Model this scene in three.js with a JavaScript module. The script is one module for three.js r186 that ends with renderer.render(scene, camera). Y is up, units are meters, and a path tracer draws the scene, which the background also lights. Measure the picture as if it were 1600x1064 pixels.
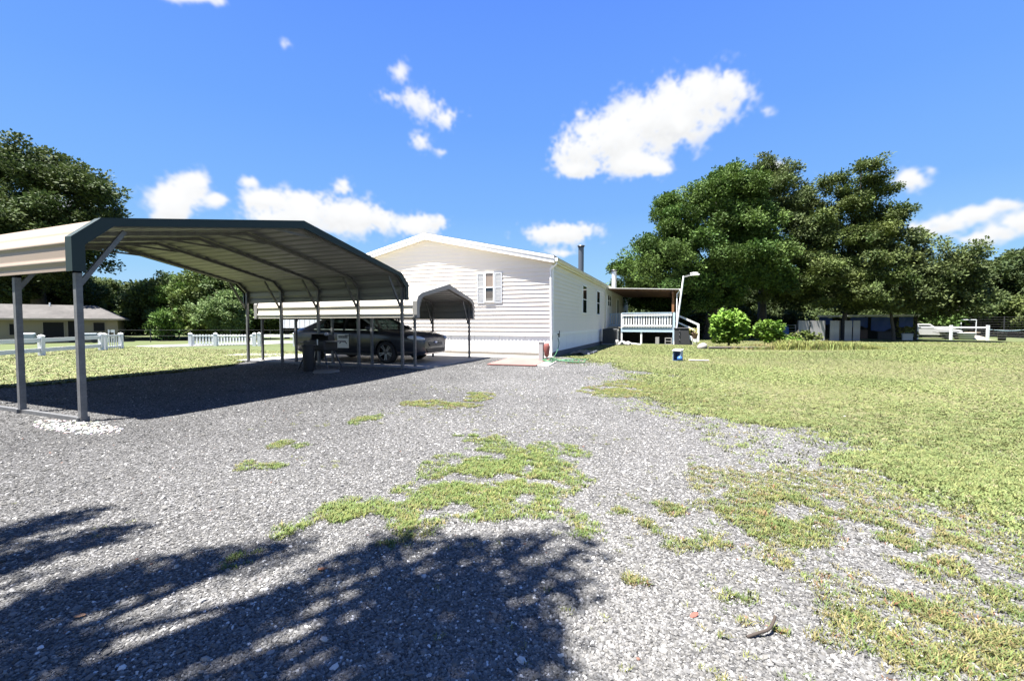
import * as THREE from 'three';
import { mergeGeometries } from 'three/addons/utils/BufferGeometryUtils.js';
import { RoundedBoxGeometry } from 'three/addons/geometries/RoundedBoxGeometry.js';
import { Brush, Evaluator, SUBTRACTION } from 'three-bvh-csg';

// ───────────── camera, exposure, sun ─────────────
const EXPO = 5;
const scene = new THREE.Scene();
const YAW = Math.atan(260 / 668), PITCH = Math.atan(26 / 668), EYE = 1.25;
const camera = new THREE.PerspectiveCamera(2 * Math.atan(532 / 668) * 180 / Math.PI, 1600 / 1064, 0.1, 900);
camera.position.set(0, EYE, 0);
camera.rotation.order = 'YXZ';
camera.rotation.set(-PITCH, YAW, 0);
scene.add(camera);
const renderer = new THREE.WebGLRenderer({ antialias: true });
renderer.setSize(1024, 680);
renderer.toneMapping = THREE.LinearToneMapping;
renderer.toneMappingExposure = EXPO;
renderer.shadowMap.enabled = true;

const SUN = new THREE.Vector3(-0.22, 1, 0.23).normalize();     // towards the sun
const sun = new THREE.DirectionalLight(new THREE.Color(1, 0.965, 0.91), 5);
sun.position.copy(SUN).multiplyScalar(80); sun.target.position.set(0, 0, 0);
sun.castShadow = true; sun.shadow.mapSize.set(4096, 4096); sun.shadow.radius = 1;
Object.assign(sun.shadow.camera, { left: -80, right: 60, top: 70, bottom: -70, near: 1, far: 220 });
scene.add(sun, sun.target);

// ───────────── random numbers and noise ─────────────
function rng(seed) { let a = seed >>> 0; return () => { a = (a + 0x6D2B79F5) | 0; let t = Math.imul(a ^ (a >>> 15), 1 | a); t = (t + Math.imul(t ^ (t >>> 7), 61 | t)) ^ t; return ((t ^ (t >>> 14)) >>> 0) / 4294967296; }; }
const lerp = (a, b, t) => a + (b - a) * t, clamp = (v, a = 0, b = 1) => Math.min(b, Math.max(a, v));
const sstep = (a, b, v) => { const t = clamp((v - a) / (b - a)); return t * t * (3 - 2 * t); };
function hash(x, y, z) { let h = (x * 374761393 + y * 668265263 + z * 2147483647) | 0; h = Math.imul(h ^ (h >>> 13), 1274126177); return ((h ^ (h >>> 16)) >>> 0) / 4294967296; }
function noise(x, y, z = 0) {
  const X = Math.floor(x), Y = Math.floor(y), Z = Math.floor(z); let u = x - X, v = y - Y, w = z - Z;
  u = u * u * (3 - 2 * u); v = v * v * (3 - 2 * v); w = w * w * (3 - 2 * w);
  const c = (i, j, k) => hash(X + i, Y + j, Z + k);
  return lerp(lerp(lerp(c(0, 0, 0), c(1, 0, 0), u), lerp(c(0, 1, 0), c(1, 1, 0), u), v), lerp(lerp(c(0, 0, 1), c(1, 0, 1), u), lerp(c(0, 1, 1), c(1, 1, 1), u), v), w);
}
function fbm(x, y, z = 0, o = 5) { let s = 0, a = 0.5, n = 0; for (let i = 0; i < o; i++) { s += a * noise(x, y, z); n += a; a *= 0.5; x = x * 2.03 + 17.1; y = y * 2.03 + 5.7; z = z * 2.03 + 3.3; } return s / n; }

// ───────────── sky: clear blue air and fair weather cumulus ─────────────
{
  const fwd = new THREE.Vector3(-Math.sin(YAW) * Math.cos(PITCH), -Math.sin(PITCH), -Math.cos(YAW) * Math.cos(PITCH));
  const rgt = new THREE.Vector3(Math.cos(YAW), 0, -Math.sin(YAW)), upv = new THREE.Vector3().crossVectors(rgt, fwd);
  const azel = (u, v) => { const d = fwd.clone().addScaledVector(rgt, (u - 800) / 668).addScaledVector(upv, (532 - v) / 668).normalize(); return [Math.atan2(d.x, -d.z) * 180 / Math.PI, Math.asin(d.y) * 180 / Math.PI]; };
  // clouds: [bearing point u, v, half width, half height, strength]
  const seen = [
    [905, 240, 50, 36, 1], [960, 218, 72, 48, 1], [1020, 190, 70, 52, 1], [1080, 160, 66, 50, 1], [1132, 138, 48, 40, 1], [995, 258, 44, 24, .95], [1030, 264, 24, 14, .8], [905, 266, 34, 16, .9], [1060, 192, 52, 30, 1],
    [625, 112, 16, 22, .58], [640, 150, 48, 20, .5], [672, 168, 42, 20, .55], [700, 184, 28, 22, .64], [658, 220, 20, 20, .62], [690, 238, 13, 9, .52], [612, 150, 22, 12, .4],
    [275, 310, 44, 38, 1], [300, 288, 30, 24, 1], [340, 312, 18, 13, .9], [265, 335, 38, 26, 1], [390, 284, 20, 10, .75], [535, 291, 17, 15, .85], [448, 66, 16, 15, .55],
    [415, 312, 50, 20, .95], [470, 322, 52, 26, 1], [530, 338, 58, 32, 1], [582, 342, 36, 26, 1], [450, 342, 62, 22, 1], [655, 352, 42, 22, .95], [685, 345, 20, 13, .85],
    [873, 365, 62, 19, 1], [910, 358, 26, 15, .9], [875, 396, 28, 9, .65],
    [1425, 280, 34, 20, .9], [1456, 266, 12, 8, .7], [1210, 262, 26, 16, .85], [1195, 175, 20, 10, .45], [905, 177, 8, 6, .4],
    [1440, 357, 36, 15, .9], [1480, 348, 40, 17, .95], [1525, 332, 40, 15, .95], [1570, 318, 32, 11, .9], [1530, 375, 40, 13, .9], [1565, 362, 42, 18, .95], [1605, 348, 42, 22, 1], [300, -4, 60, 12, .75], [345, 4, 14, 9, .6], [50, 330, 130, 34, .9], [1260, 272, 20, 8, .5]];
  const blobs = [];
  for (const [u, v, a, b, s] of seen) {
    const c = azel(u, v), p = azel(u + a, v), q = azel(u, v - b), k = Math.cos(c[1] * Math.PI / 180);
    const m = [(p[0] - c[0]) * k, p[1] - c[1], (q[0] - c[0]) * k, q[1] - c[1]];
    const det = m[0] * m[3] - m[1] * m[2];
    blobs.push({ az: c[0], el: c[1], k, i: [m[3] / det, -m[2] / det, -m[1] / det, m[0] / det], s, r: Math.max(Math.hypot(m[0], m[1]), Math.hypot(m[2], m[3])) * 2.4 });
  }
  const R = rng(77);
  for (let n = 0; n < 26; n++) {                                   // the same kind of clouds round the rest of the sky
    const az = 50 + R() * 225, el = 6 + R() * R() * 50, w = 3 + R() * 5;
    for (let j = 0; j < 5; j++) blobs.push({ az: az + (R() - .5) * w * 2.2, el: el + (R() - .5) * w * .7, k: Math.cos(el * Math.PI / 180), i: [1 / (w * .6), 0, 0, 1 / (w * .42)], s: .95, r: w * 1.6 });
  }
  const W = 2048, Hh = 1024, data = new Float32Array(W * Hh * 4);
  const stops = [[-90, .10, .11, .10], [-3, .30, .40, .48], [0, .56, .78, .97], [6, .36, .66, .98], [14, .225, .495, 1.0], [24, .165, .40, 1.0], [36, .128, .32, 1.0], [60, .085, .225, .78], [90, .068, .185, .67]];
  const blobsAt = [];
  for (let c = 0; c < 72; c++) blobsAt.push(blobs.filter(b => { let d = Math.abs(((b.az - (c * 5 - 177.5) + 540) % 360) - 180); return d < b.r / Math.max(.3, b.k) + 3; }));
  for (let j = 0; j < Hh; j++) {
    const el = (j + .5) / Hh * 180 - 90; let i0 = 0; while (i0 < stops.length - 2 && stops[i0 + 1][0] < el) i0++;
    const A = stops[i0], B = stops[i0 + 1], t = clamp((el - A[0]) / (B[0] - A[0]));
    const base = [lerp(A[1], B[1], t), lerp(A[2], B[2], t), lerp(A[3], B[3], t)];
    for (let i = 0; i < W; i++) {
      // equirectangular: u = atan2(dz, dx) / 2pi + 0.5
      const phi = ((i + .5) / W - .5) * 2 * Math.PI, az = Math.atan2(Math.cos(phi), -Math.sin(phi)) * 180 / Math.PI;
      let r = base[0], g = base[1], b = base[2];
      if (el > -1 && el < 75) {
        let s = 0, up = 0, ws = 1e-6; 
        for (const B2 of blobsAt[Math.floor(((az + 180) % 360) / 5)]) {
          let da = az - B2.az; da = ((da + 540) % 360) - 180; const x = da * B2.k, y = el - B2.el;
          if (Math.abs(x) > B2.r || Math.abs(y) > B2.r) continue;
          const qx = B2.i[0] * x + B2.i[1] * y, qy = B2.i[2] * x + B2.i[3] * y, e = B2.s * Math.exp(-1.25 * (qx * qx + qy * qy));
          s = 1 - (1 - s) * (1 - e); up += e * e * qy; ws += e * e;
        }
        if (s > .08) {
          const k = Math.cos(el * Math.PI / 180), n = fbm(az * k * .55 + 40, el * .62, 3.1, 6), n2 = fbm(az * k * 2.3 + 9, el * 2.6, 7.7, 4);
          const d = s + (n - .5) * 1.0 + (n2 - .5) * .75, al = sstep(.2, .72, d) * clamp(.25 + s * 1.2), th = sstep(.45, 1.0, d), lo = sstep(.15, -.85, up / ws + (n - .5) * 1.2);
          const w = lerp(1.0, lerp(1.03, .84, lo), th);
          r = lerp(r, w * .98, al); g = lerp(g, w * .99, al); b = lerp(b, Math.max(w, .9) , al);
        }
      }
      const o = (j * W + i) * 4; data[o] = r / EXPO; data[o + 1] = g / EXPO; data[o + 2] = b / EXPO; data[o + 3] = 1;
    }
  }
  const tx = new THREE.DataTexture(data, W, Hh, THREE.RGBAFormat, THREE.FloatType);
  tx.mapping = THREE.EquirectangularReflectionMapping; tx.magFilter = THREE.LinearFilter; tx.minFilter = THREE.LinearFilter; tx.colorSpace = THREE.LinearSRGBColorSpace; tx.needsUpdate = true;
  scene.background = tx; scene.environment = tx;
}

// ───────────── helpers ─────────────
const taken = {};
function numbered(n) { const k = taken[n] = (taken[n] ?? -1) + 1; return k ? `${n}_${String(k).padStart(3, '0')}` : n; }
function tag(o, label, category, group, kind) { if (label) o.userData.label = label; if (category) o.userData.category = category; if (group) o.userData.group = group; if (kind) o.userData.kind = kind; return o; }
function thing(name, label, category, p = [0, 0, 0], turn = 0, group) { const o = new THREE.Group(); o.name = numbered(name); o.position.set(...p); o.rotation.y = turn; scene.add(o); return tag(o, label, category, group); }
function mesh(name, geo, mat, parent, pos, rot) {
  if (Array.isArray(geo)) geo = merge(geo);
  const m = new THREE.Mesh(geo, mat); m.name = parent ? name : numbered(name); m.castShadow = m.receiveShadow = true;
  if (pos) m.position.set(...pos); if (rot) m.rotation.set(...rot);
  (parent || scene).add(m); return m;
}
function merge(list) { return mergeGeometries(list.map(g => { let h = g.index ? g.toNonIndexed() : g; for (const k of Object.keys(h.attributes)) if (!['position', 'normal', 'uv'].includes(k)) h.deleteAttribute(k); if (!h.attributes.uv) h.setAttribute('uv', new THREE.BufferAttribute(new Float32Array(h.attributes.position.count * 2), 2)); return h; })); }
const M4 = new THREE.Matrix4(), Q4 = new THREE.Quaternion(), V = (x, y, z) => new THREE.Vector3(x, y, z);
function box(w, h, d, x = 0, y = 0, z = 0, ry = 0, rx = 0, rz = 0) { const g = new THREE.BoxGeometry(w, h, d); boxUV(g, w, h, d); M4.makeRotationFromEuler(new THREE.Euler(rx, ry, rz, 'YXZ')); M4.setPosition(x, y, z); return g.applyMatrix4(M4); }
function boxUV(g, w, h, d) { const s = [[d, h], [d, h], [w, d], [w, d], [w, h], [w, h]], u = g.attributes.uv; for (let f = 0; f < 6; f++) for (let k = 0; k < 4; k++) { const i = f * 4 + k; u.setXY(i, u.getX(i) * s[f][0], u.getY(i) * s[f][1]); } }
function rbox(w, h, d, r, x = 0, y = 0, z = 0, ry = 0, rx = 0, rz = 0) { const g = new RoundedBoxGeometry(w, h, d, 2, r); M4.makeRotationFromEuler(new THREE.Euler(rx, ry, rz, 'YXZ')); M4.setPosition(x, y, z); return g.applyMatrix4(M4); }
// bar of rectangular section from a to b (w across, h other way)
function bar(a, b, w, h = w, up = V(0, 1, 0)) {
  const A = V(...a), B = V(...b), d = B.clone().sub(A), L = d.length(); d.normalize();
  let u = up.clone(); if (Math.abs(u.dot(d)) > .98) u = V(1, 0, 0);
  const s = new THREE.Vector3().crossVectors(u, d).normalize(), t = new THREE.Vector3().crossVectors(d, s);
  const g = new THREE.BoxGeometry(w, h, L); boxUV(g, w, h, L);
  M4.makeBasis(s, t, d); M4.setPosition(A.add(B).multiplyScalar(.5)); return g.applyMatrix4(M4);
}
function rod(a, b, r0, r1 = r0, n = 8) { const A = V(...a), B = V(...b), d = B.clone().sub(A), L = d.length(); const g = new THREE.CylinderGeometry(r1, r0, L, n, 1); Q4.setFromUnitVectors(V(0, 1, 0), d.normalize()); M4.makeRotationFromQuaternion(Q4); M4.setPosition(A.add(B).multiplyScalar(.5)); return g.applyMatrix4(M4); }
function tube(pts, r, n = 8, seg = 0, closed = false) { return new THREE.TubeGeometry(new THREE.CatmullRomCurve3(pts.map(p => V(...p)), closed), seg || pts.length * 6, r, n, closed); }
// hexahedron from 8 corners: 0-3 one face (ccw from outside), 4-7 the face behind it
function hex(p) {
  const F = [[0, 1, 2, 3], [5, 4, 7, 6], [4, 0, 3, 7], [1, 5, 6, 2], [3, 2, 6, 7], [4, 5, 1, 0]], pos = [], uv = [];
  for (const f of F) for (const k of [0, 1, 2, 0, 2, 3]) { const q = p[f[k]]; pos.push(...q); uv.push(q[0] + q[2], q[1] + q[2] * .01); }
  const g = new THREE.BufferGeometry(); g.setAttribute('position', new THREE.Float32BufferAttribute(pos, 3)); g.setAttribute('uv', new THREE.Float32BufferAttribute(uv, 2)); g.computeVertexNormals(); return g;
}
// grid surface from rows of points
function gridGeo(rows, uvs, closeU = false) {
  const n = rows.length, m = rows[0].length, pos = [], uv = [], idx = [];
  for (let i = 0; i < n; i++) for (let j = 0; j < m; j++) { pos.push(...rows[i][j]); const q = uvs ? uvs(i, j, rows[i][j]) : [i / (n - 1), j / (m - 1)]; uv.push(q[0], q[1]); }
  for (let i = 0; i < n - 1; i++) for (let j = 0; j < (closeU ? m : m - 1); j++) { const a = i * m + j, b = i * m + (j + 1) % m, c = a + m, d = b + m; idx.push(a, c, b, b, c, d); }
  const g = new THREE.BufferGeometry(); g.setAttribute('position', new THREE.Float32BufferAttribute(pos, 3)); g.setAttribute('uv', new THREE.Float32BufferAttribute(uv, 2)); g.setIndex(idx); g.computeVertexNormals(); return g;
}
function tex(n, fn, rep = 1, srgb = true) {
  const d = new Uint8Array(n * n * 4); for (let j = 0; j < n; j++) for (let i = 0; i < n; i++) { const c = fn(i, j, n), o = (j * n + i) * 4; d[o] = clamp(c[0]) * 255; d[o + 1] = clamp(c[1]) * 255; d[o + 2] = clamp(c[2]) * 255; d[o + 3] = 255; }
  const t = new THREE.DataTexture(d, n, n, THREE.RGBAFormat); t.wrapS = t.wrapT = THREE.RepeatWrapping; t.magFilter = THREE.LinearFilter; t.minFilter = THREE.LinearMipmapLinearFilter; t.generateMipmaps = true; t.repeat.set(rep, rep); if (srgb) t.colorSpace = THREE.SRGBColorSpace; t.needsUpdate = true; return t;
}
const toS = v => v <= .0031308 ? v * 12.92 : 1.055 * Math.pow(v, 1 / 2.4) - .055;   // linear base colour -> sRGB texel
// periodic noise for tiling textures
function pn(x, y, per, seed) { const X = Math.floor(x), Y = Math.floor(y); let u = x - X, v = y - Y; u = u * u * (3 - 2 * u); v = v * v * (3 - 2 * v); const c = (i, j) => hash((((X + i) % per) + per) % per, (((Y + j) % per) + per) % per, seed); return lerp(lerp(c(0, 0), c(1, 0), u), lerp(c(0, 1), c(1, 1), u), v); }
function pfbm(u, v, per, seed, o = 4) { let s = 0, a = .5, n = 0; for (let i = 0; i < o; i++) { s += a * pn(u * per, v * per, per, seed + i); n += a; a *= .55; per *= 2; } return s / n; }
function std(r, g, b, rough = .8, extra = {}) { const m = new THREE.MeshStandardMaterial({ roughness: rough, side: THREE.DoubleSide, ...extra }); m.color.setRGB(r, g, b); return m; }
function phys(r, g, b, rough, extra = {}) { const m = new THREE.MeshPhysicalMaterial({ roughness: rough, side: THREE.DoubleSide, ...extra }); m.color.setRGB(r, g, b); return m; }

// ───────────── surface textures (grain, tone and wear only) ─────────────
function stoneTex(n, cells, seed, tones) {
  const P = new Float32Array(cells * cells * 3);
  for (let j = 0; j < cells; j++) for (let i = 0; i < cells; i++) { const o = (j * cells + i) * 3; P[o] = i + .1 + .8 * hash(i, j, seed); P[o + 1] = j + .1 + .8 * hash(i, j, seed + 1); P[o + 2] = hash(i, j, seed + 2); }
  const col = new Uint8Array(n * n * 4), bump = new Uint8Array(n * n * 4);
  for (let y = 0; y < n; y++) for (let x = 0; x < n; x++) {
    const u = x / n * cells, v = y / n * cells, cx = Math.floor(u), cy = Math.floor(v); let d1 = 9, d2 = 9, id = 0;
    for (let b = -1; b <= 1; b++) for (let a = -1; a <= 1; a++) { const qx = (cx + a + cells) % cells, qy = (cy + b + cells) % cells, o = (qy * cells + qx) * 3, dx = P[o] - qx + cx + a - u, dy = P[o + 1] - qy + cy + b - v, d = dx * dx + dy * dy; if (d < d1) { d2 = d1; d1 = d; id = P[o + 2]; } else if (d < d2) d2 = d; }
    const e = Math.sqrt(d2) - Math.sqrt(d1), c = tones(id, sstep(0, .16, e), pfbm(x / n, y / n, 6, seed + 9, 5)), o = (y * n + x) * 4, h = sstep(0, .5, e) * (.4 + .6 * ((id * 7.3) % 1)) * 255;
    for (let k = 0; k < 3; k++) { col[o + k] = clamp(toS(c[k])) * 255; bump[o + k] = h; } col[o + 3] = bump[o + 3] = 255;
  }
  const mk = (d, s) => { const t = new THREE.DataTexture(d, n, n, THREE.RGBAFormat); t.wrapS = t.wrapT = THREE.RepeatWrapping; t.magFilter = THREE.LinearFilter; t.minFilter = THREE.LinearMipmapLinearFilter; t.generateMipmaps = true; if (s) t.colorSpace = THREE.SRGBColorSpace; t.needsUpdate = true; return t; };
  return [mk(col, true), mk(bump, false)];
}
const [gravelMap, gravelBump] = stoneTex(2048, 380, 11, (id, e, c) => { const g = .9 * (id < .22 ? .035 + id * .15 : id < .8 ? .075 + (id - .22) * .12 : .16 + (id - .8) * .9) * lerp(.45, 1, e) * lerp(.72, 1.25, c); return [g, g * .985, g * .99]; });
for (const t of [gravelMap, gravelBump]) t.repeat.set(1 / 4.5, 1 / 4.5);
const gravelMat = new THREE.MeshStandardMaterial({ map: gravelMap, bumpMap: gravelBump, bumpScale: .009, roughness: .95 });
const lawnTex = tex(1024, (i, j, n) => { const u = i / n, v = j / n, a = pfbm(u, v, 8, 21, 6), b = pfbm(u, v, 160, 31, 2), c = pfbm(u, v, 3, 41, 4), s = sstep(.52, .72, c * .6 + a * .4); const k = lerp(.55, 1.3, b); return [toS(lerp(.06, .095, s) * k), toS(lerp(.078, .085, s) * k), toS(lerp(.021, .034, s) * k)]; }, 1 / 7);
const lawnMat = new THREE.MeshStandardMaterial({ map: lawnTex, roughness: 1 });
const concTex = tex(512, (i, j, n) => { const u = i / n, v = j / n, a = pfbm(u, v, 5, 51, 6), b = pfbm(u, v, 90, 52, 2), s = lerp(.17, .28, a) * lerp(.9, 1.1, b); return [toS(s), toS(s * .97), toS(s * .92)]; }, 1 / 3);
const concMat = new THREE.MeshStandardMaterial({ map: concTex, roughness: .92, side: THREE.DoubleSide });
const galvTex = tex(256, (i, j, n) => { const u = i / n, v = j / n, a = pfbm(u, v, 24, 61, 3), b = pfbm(u, v, 4, 62, 3), s = lerp(.075, .18, a * .5 + b * .5); return [toS(s), toS(s * 1.01), toS(s * 1.04)]; }, 2.2);
const galvMat = new THREE.MeshStandardMaterial({ map: galvTex, roughness: .5, metalness: .35, side: THREE.DoubleSide });
const barkTex = tex(256, (i, j, n) => { const u = i / n, v = j / n, s = lerp(.035, .11, pfbm(u, v * .25 + .0, 20, 71, 4)); return [toS(s), toS(s * .88), toS(s * .74)]; });
const barkMat = new THREE.MeshStandardMaterial({ map: barkTex, roughness: .95 });
const vinylTex = (r, g, b, seed, amt = .05) => tex(256, (i, j, n) => { const u = i / n, v = j / n, k = 1 - amt + 2 * amt * (pfbm(u, v, 4, seed, 5) - .25) * .8; return [toS(r * k), toS(g * k), toS(b * k)]; }, .35);
const whitePaint = new THREE.MeshStandardMaterial({ map: vinylTex(.80, .80, .79, 81), roughness: .55, side: THREE.DoubleSide });
const palePaint = std(.4, .45, .5, .6);
const shingleTex = tex(512, (i, j, n) => { const u = i / n, v = j / n, row = Math.floor(v * 24), cell = hash(Math.floor(u * 16 + (row % 2) * .5), row, 91), a = pfbm(u, v, 4, 92, 5), s = lerp(.04, .085, a) * lerp(.9, 1.08, cell); return [toS(s), toS(s * .93), toS(s * .88)]; }, 1 / 4);
const shingleMat = new THREE.MeshStandardMaterial({ map: shingleTex, roughness: .95, side: THREE.DoubleSide });
const blackMat = std(.018, .018, .02, .6), darkMetal = std(.045, .045, .05, .45, { metalness: .4 });
const glassDark = phys(.012, .014, .016, .06, { clearcoat: 1, clearcoatRoughness: .03 });

// ───────────── ground ─────────────
const gy = (x, z) => -.55 * sstep(-27, -46, x) * sstep(14, -2, z);
{
  const line = (a, b, f) => { const o = []; for (let v = -400; v <= a; v += 40) o.push(v); for (let v = a + f; v < b; v += f) o.push(v); for (let v = b; v <= 400; v += 40) o.push(v); return [...new Set(o)].sort((p, q) => p - q); };
  const xs = line(-80, 40, 2), zs = line(-80, 20, 2);
  const g = gridGeo(xs.map(x => zs.map(z => [x, gy(x, z), z])), (i, j, p) => [p[0], p[2]]);
  // grid winding faces up
  const m = mesh('ground', g, lawnMat); tag(m, 'flat mown yellow green lawn running out to the trees', 'ground', null, 'structure');
  if (g.attributes.normal.getY(0) < 0) { const ix = g.index.array; for (let k = 0; k < ix.length; k += 3) { const t = ix[k]; ix[k] = ix[k + 1]; ix[k + 1] = t; } g.computeVertexNormals(); }
}
const EDGE = [[-15.6, -4.3], [-14.56, -3.63], [-13.09, -2.26], [-11.94, -1.2], [-10.65, -.62], [-9.31, -.48], [-8.2, -.25], [-6.72, .19], [-6, .76], [-5.36, 1.03], [-5.02, 1.16], [-4.61, 1.45], [-4.35, 1.68], [-3.96, 1.95], [-3.7, 2.3], [-2, 3.3], [2, 3.8], [14, 4]];
function edgeX(z) { if (z < EDGE[0][0]) return -4.3; for (let i = 0; i < EDGE.length - 1; i++) if (z <= EDGE[i + 1][0]) return lerp(EDGE[i][1], EDGE[i + 1][1], (z - EDGE[i][0]) / (EDGE[i + 1][0] - EDGE[i][0])); return 4; }
const LEFT = [[-9.9, -13.3], [-8.78, -12.3], [-7.22, -11.75], [-5.99, -11.95], [-5.13, -12.05], [-4.08, -12.25], [0, -13], [14, -13]];
function leftX(z) { if (z < -9.9) return -13.3; for (let i = 0; i < LEFT.length - 1; i++) if (z <= LEFT[i + 1][0]) return lerp(LEFT[i][1], LEFT[i + 1][1], (z - LEFT[i][0]) / (LEFT[i + 1][0] - LEFT[i][0])); return -13; }
// darker, finer stone by the carports and in worn patches, as the drive was laid
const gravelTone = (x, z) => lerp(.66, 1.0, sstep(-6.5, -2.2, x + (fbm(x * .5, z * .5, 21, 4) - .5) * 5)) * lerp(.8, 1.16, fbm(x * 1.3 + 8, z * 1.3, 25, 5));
const edgeD = (x, z) => x - edgeX(z) + (fbm(x * 1.1 + 5, z * 1.1, 2, 4) - .5) * 1.5;      // > 0 in the right lawn
{
  const rows = [], cols = [];
  for (let z = 12; z > -15.7; z -= .16) {
    const l = leftX(z) - .1 + (fbm(z * 1.7, 14.4, 0, 4) - .5) * .5, r = edgeX(z) + (z > -8 ? 1.9 : .5) + (fbm(z * 2.3, 4.4, 0, 4) - .5) * .9, row = [];
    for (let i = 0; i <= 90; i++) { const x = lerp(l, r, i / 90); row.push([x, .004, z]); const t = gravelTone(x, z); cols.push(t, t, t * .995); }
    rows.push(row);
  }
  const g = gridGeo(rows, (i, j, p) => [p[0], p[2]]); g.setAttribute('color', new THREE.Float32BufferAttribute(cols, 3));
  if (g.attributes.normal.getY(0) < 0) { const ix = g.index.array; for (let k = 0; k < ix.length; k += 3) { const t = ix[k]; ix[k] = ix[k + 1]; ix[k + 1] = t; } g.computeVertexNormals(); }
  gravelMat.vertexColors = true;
  tag(mesh('gravel_drive', g, gravelMat), 'grey crushed stone driveway in front of the carports', 'gravel', null, 'structure');
  const slab = mesh('concrete_slab', [box(7.4, .05, 5.5, -10.1, .017, -12.72), box(2.1, .044, 1.25, -5.33, .014, -14.84), box(3.0, .04, 1.2, -15.2, .012, -12.3, .2)], concMat);
  tag(slab, 'pale concrete slab under the narrow carport', 'slab', null, 'structure');
  const road = gridGeo([[[-75, gy(-75, 2) + .02, 7], [-75, gy(-75, -2) + .02, 3]], [[-40, gy(-40, -6) + .02, -5.5], [-40, gy(-40, -9) + .02, -9]], [[-26.6, .02, -12.9], [-28.4, .008, -16]], [[-23.4, .02, -18.6], [-26.2, .02, -19.9]], [[-21, .02, -26], [-24.4, .02, -26.2]], [[-19, .02, -60], [-23, .02, -60]]], (i, j, p) => [p[0], p[2]]);
  tag(mesh('road', road, new THREE.MeshStandardMaterial({ map: concTex, roughness: .95, side: THREE.DoubleSide })), 'pale lane running behind the white fences', 'road', null, 'structure');
}

// ───────────── loose stones, grass and weeds (uncountable) ─────────────
const fwd2 = [-Math.sin(YAW), -Math.cos(YAW)], rgt2 = [Math.cos(YAW), -Math.sin(YAW)];
function instanced(name, geo, mat, items, label, category, parent) {
  const im = new THREE.InstancedMesh(geo, mat, items.length), m = new THREE.Matrix4(), q = new THREE.Quaternion(), e = new THREE.Euler(), c = new THREE.Color();
  items.forEach((t, i) => { e.set(t.rx || 0, t.ry || 0, t.rz || 0, 'YXZ'); q.setFromEuler(e); if (t.q) q.copy(t.q); m.compose(V(t.x, t.y, t.z), q, V(t.sx, t.sy ?? t.sx, t.sz ?? t.sx)); im.setMatrixAt(i, m); if (t.c) im.setColorAt(i, c.setRGB(...t.c)); });
  im.name = parent ? name : numbered(name); im.castShadow = im.receiveShadow = true; (parent || scene).add(im);
  return tag(im, label, category, null, 'stuff');
}
const onSlab = (x, z) => (x < -6.3 && x > -13.9 && z < -9.9) || (x < -4.2 && z < -14.15) || (x < -4.1 && z < -15.4 && x > -15.4);
{
  const R = rng(5), mats = std(1, 1, 1, .9, { side: THREE.FrontSide });
  for (let v = 0; v < 3; v++) {
    const g = new THREE.IcosahedronGeometry(1, 0), p = g.attributes.position, seen = {};
    for (let i = 0; i < p.count; i++) { const k = [p.getX(i), p.getY(i), p.getZ(i)].map(q => q.toFixed(2)).join(); const s = seen[k] ??= .72 + .5 * R(); p.setXYZ(i, p.getX(i) * s, p.getY(i) * s * .68, p.getZ(i) * s * .85); }
    g.computeVertexNormals();
    const items = [];
    for (let n = 0; n < 150000; n++) {
      const D = .85 * Math.pow(15 / .85, Math.pow(R(), .93)), a = (R() - .5) * 2.05, x = D * (fwd2[0] * Math.cos(a) + rgt2[0] * Math.sin(a)), z = D * (fwd2[1] * Math.cos(a) + rgt2[1] * Math.sin(a));
      if (onSlab(x, z) || x < leftX(z) - .2 || x > edgeX(z) + 2.0) continue;
      const t = R(), big = R() < .012 ? 1.9 : 1, s = (.0024 + .0042 * Math.pow(R(), 2.0)) * big * (1 + D * .085), w = R();
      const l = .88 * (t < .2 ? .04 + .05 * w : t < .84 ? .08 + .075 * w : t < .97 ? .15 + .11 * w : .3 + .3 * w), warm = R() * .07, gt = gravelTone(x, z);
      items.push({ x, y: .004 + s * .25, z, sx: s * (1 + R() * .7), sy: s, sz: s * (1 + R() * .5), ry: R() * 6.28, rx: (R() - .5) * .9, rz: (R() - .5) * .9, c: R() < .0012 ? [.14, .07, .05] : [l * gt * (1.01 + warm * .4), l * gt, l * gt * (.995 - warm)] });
    }
    instanced('gravel_stones', g, mats, items, ['loose grey and white crushed stones lying over the driveway', 'loose angular grey stones scattered on the driveway', 'loose rounded grey chips scattered on the driveway'][v], 'gravel');
  }
}
function tuftGeo(seed, n, spread, lean, width) {
  const R = rng(seed), pos = [], nor = [];
  for (let b = 0; b < n; b++) {
    const a = R() * 6.283, r = Math.sqrt(R()) * spread, x = Math.cos(a) * r, z = Math.sin(a) * r, h = .55 + R() * .5, d = R() * 6.283, l = lean * (.3 + R()), w = width * (.7 + R() * .6);
    const sx = Math.cos(d + 1.57) * w, sz = Math.sin(d + 1.57) * w, mx = x + Math.cos(d) * l * .35, mz = z + Math.sin(d) * l * .35, tx = x + Math.cos(d) * l, tz = z + Math.sin(d) * l;
    const A = [x - sx, 0, z - sz], B = [x + sx, 0, z + sz], C = [mx - sx * .8, h * .6, mz - sz * .8], D = [mx + sx * .8, h * .6, mz + sz * .8], T = [tx, h, tz];
    pos.push(...A, ...B, ...D, ...A, ...D, ...C, ...C, ...D, ...T);
  }
  const g = new THREE.BufferGeometry(); g.setAttribute('position', new THREE.Float32BufferAttribute(pos, 3)); g.computeVertexNormals(); return g;
}
const grassMat = std(1, 1, 1, .75);
const gcol = (R, dry) => { const t = R(), k = .8 + .4 * R(); return t < dry ? [.17 * k, .15 * k, .078 * k] : t < dry + .4 ? [.136 * k, .146 * k, .041 * k] : [.095 * k, .128 * k, .031 * k]; };
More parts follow.
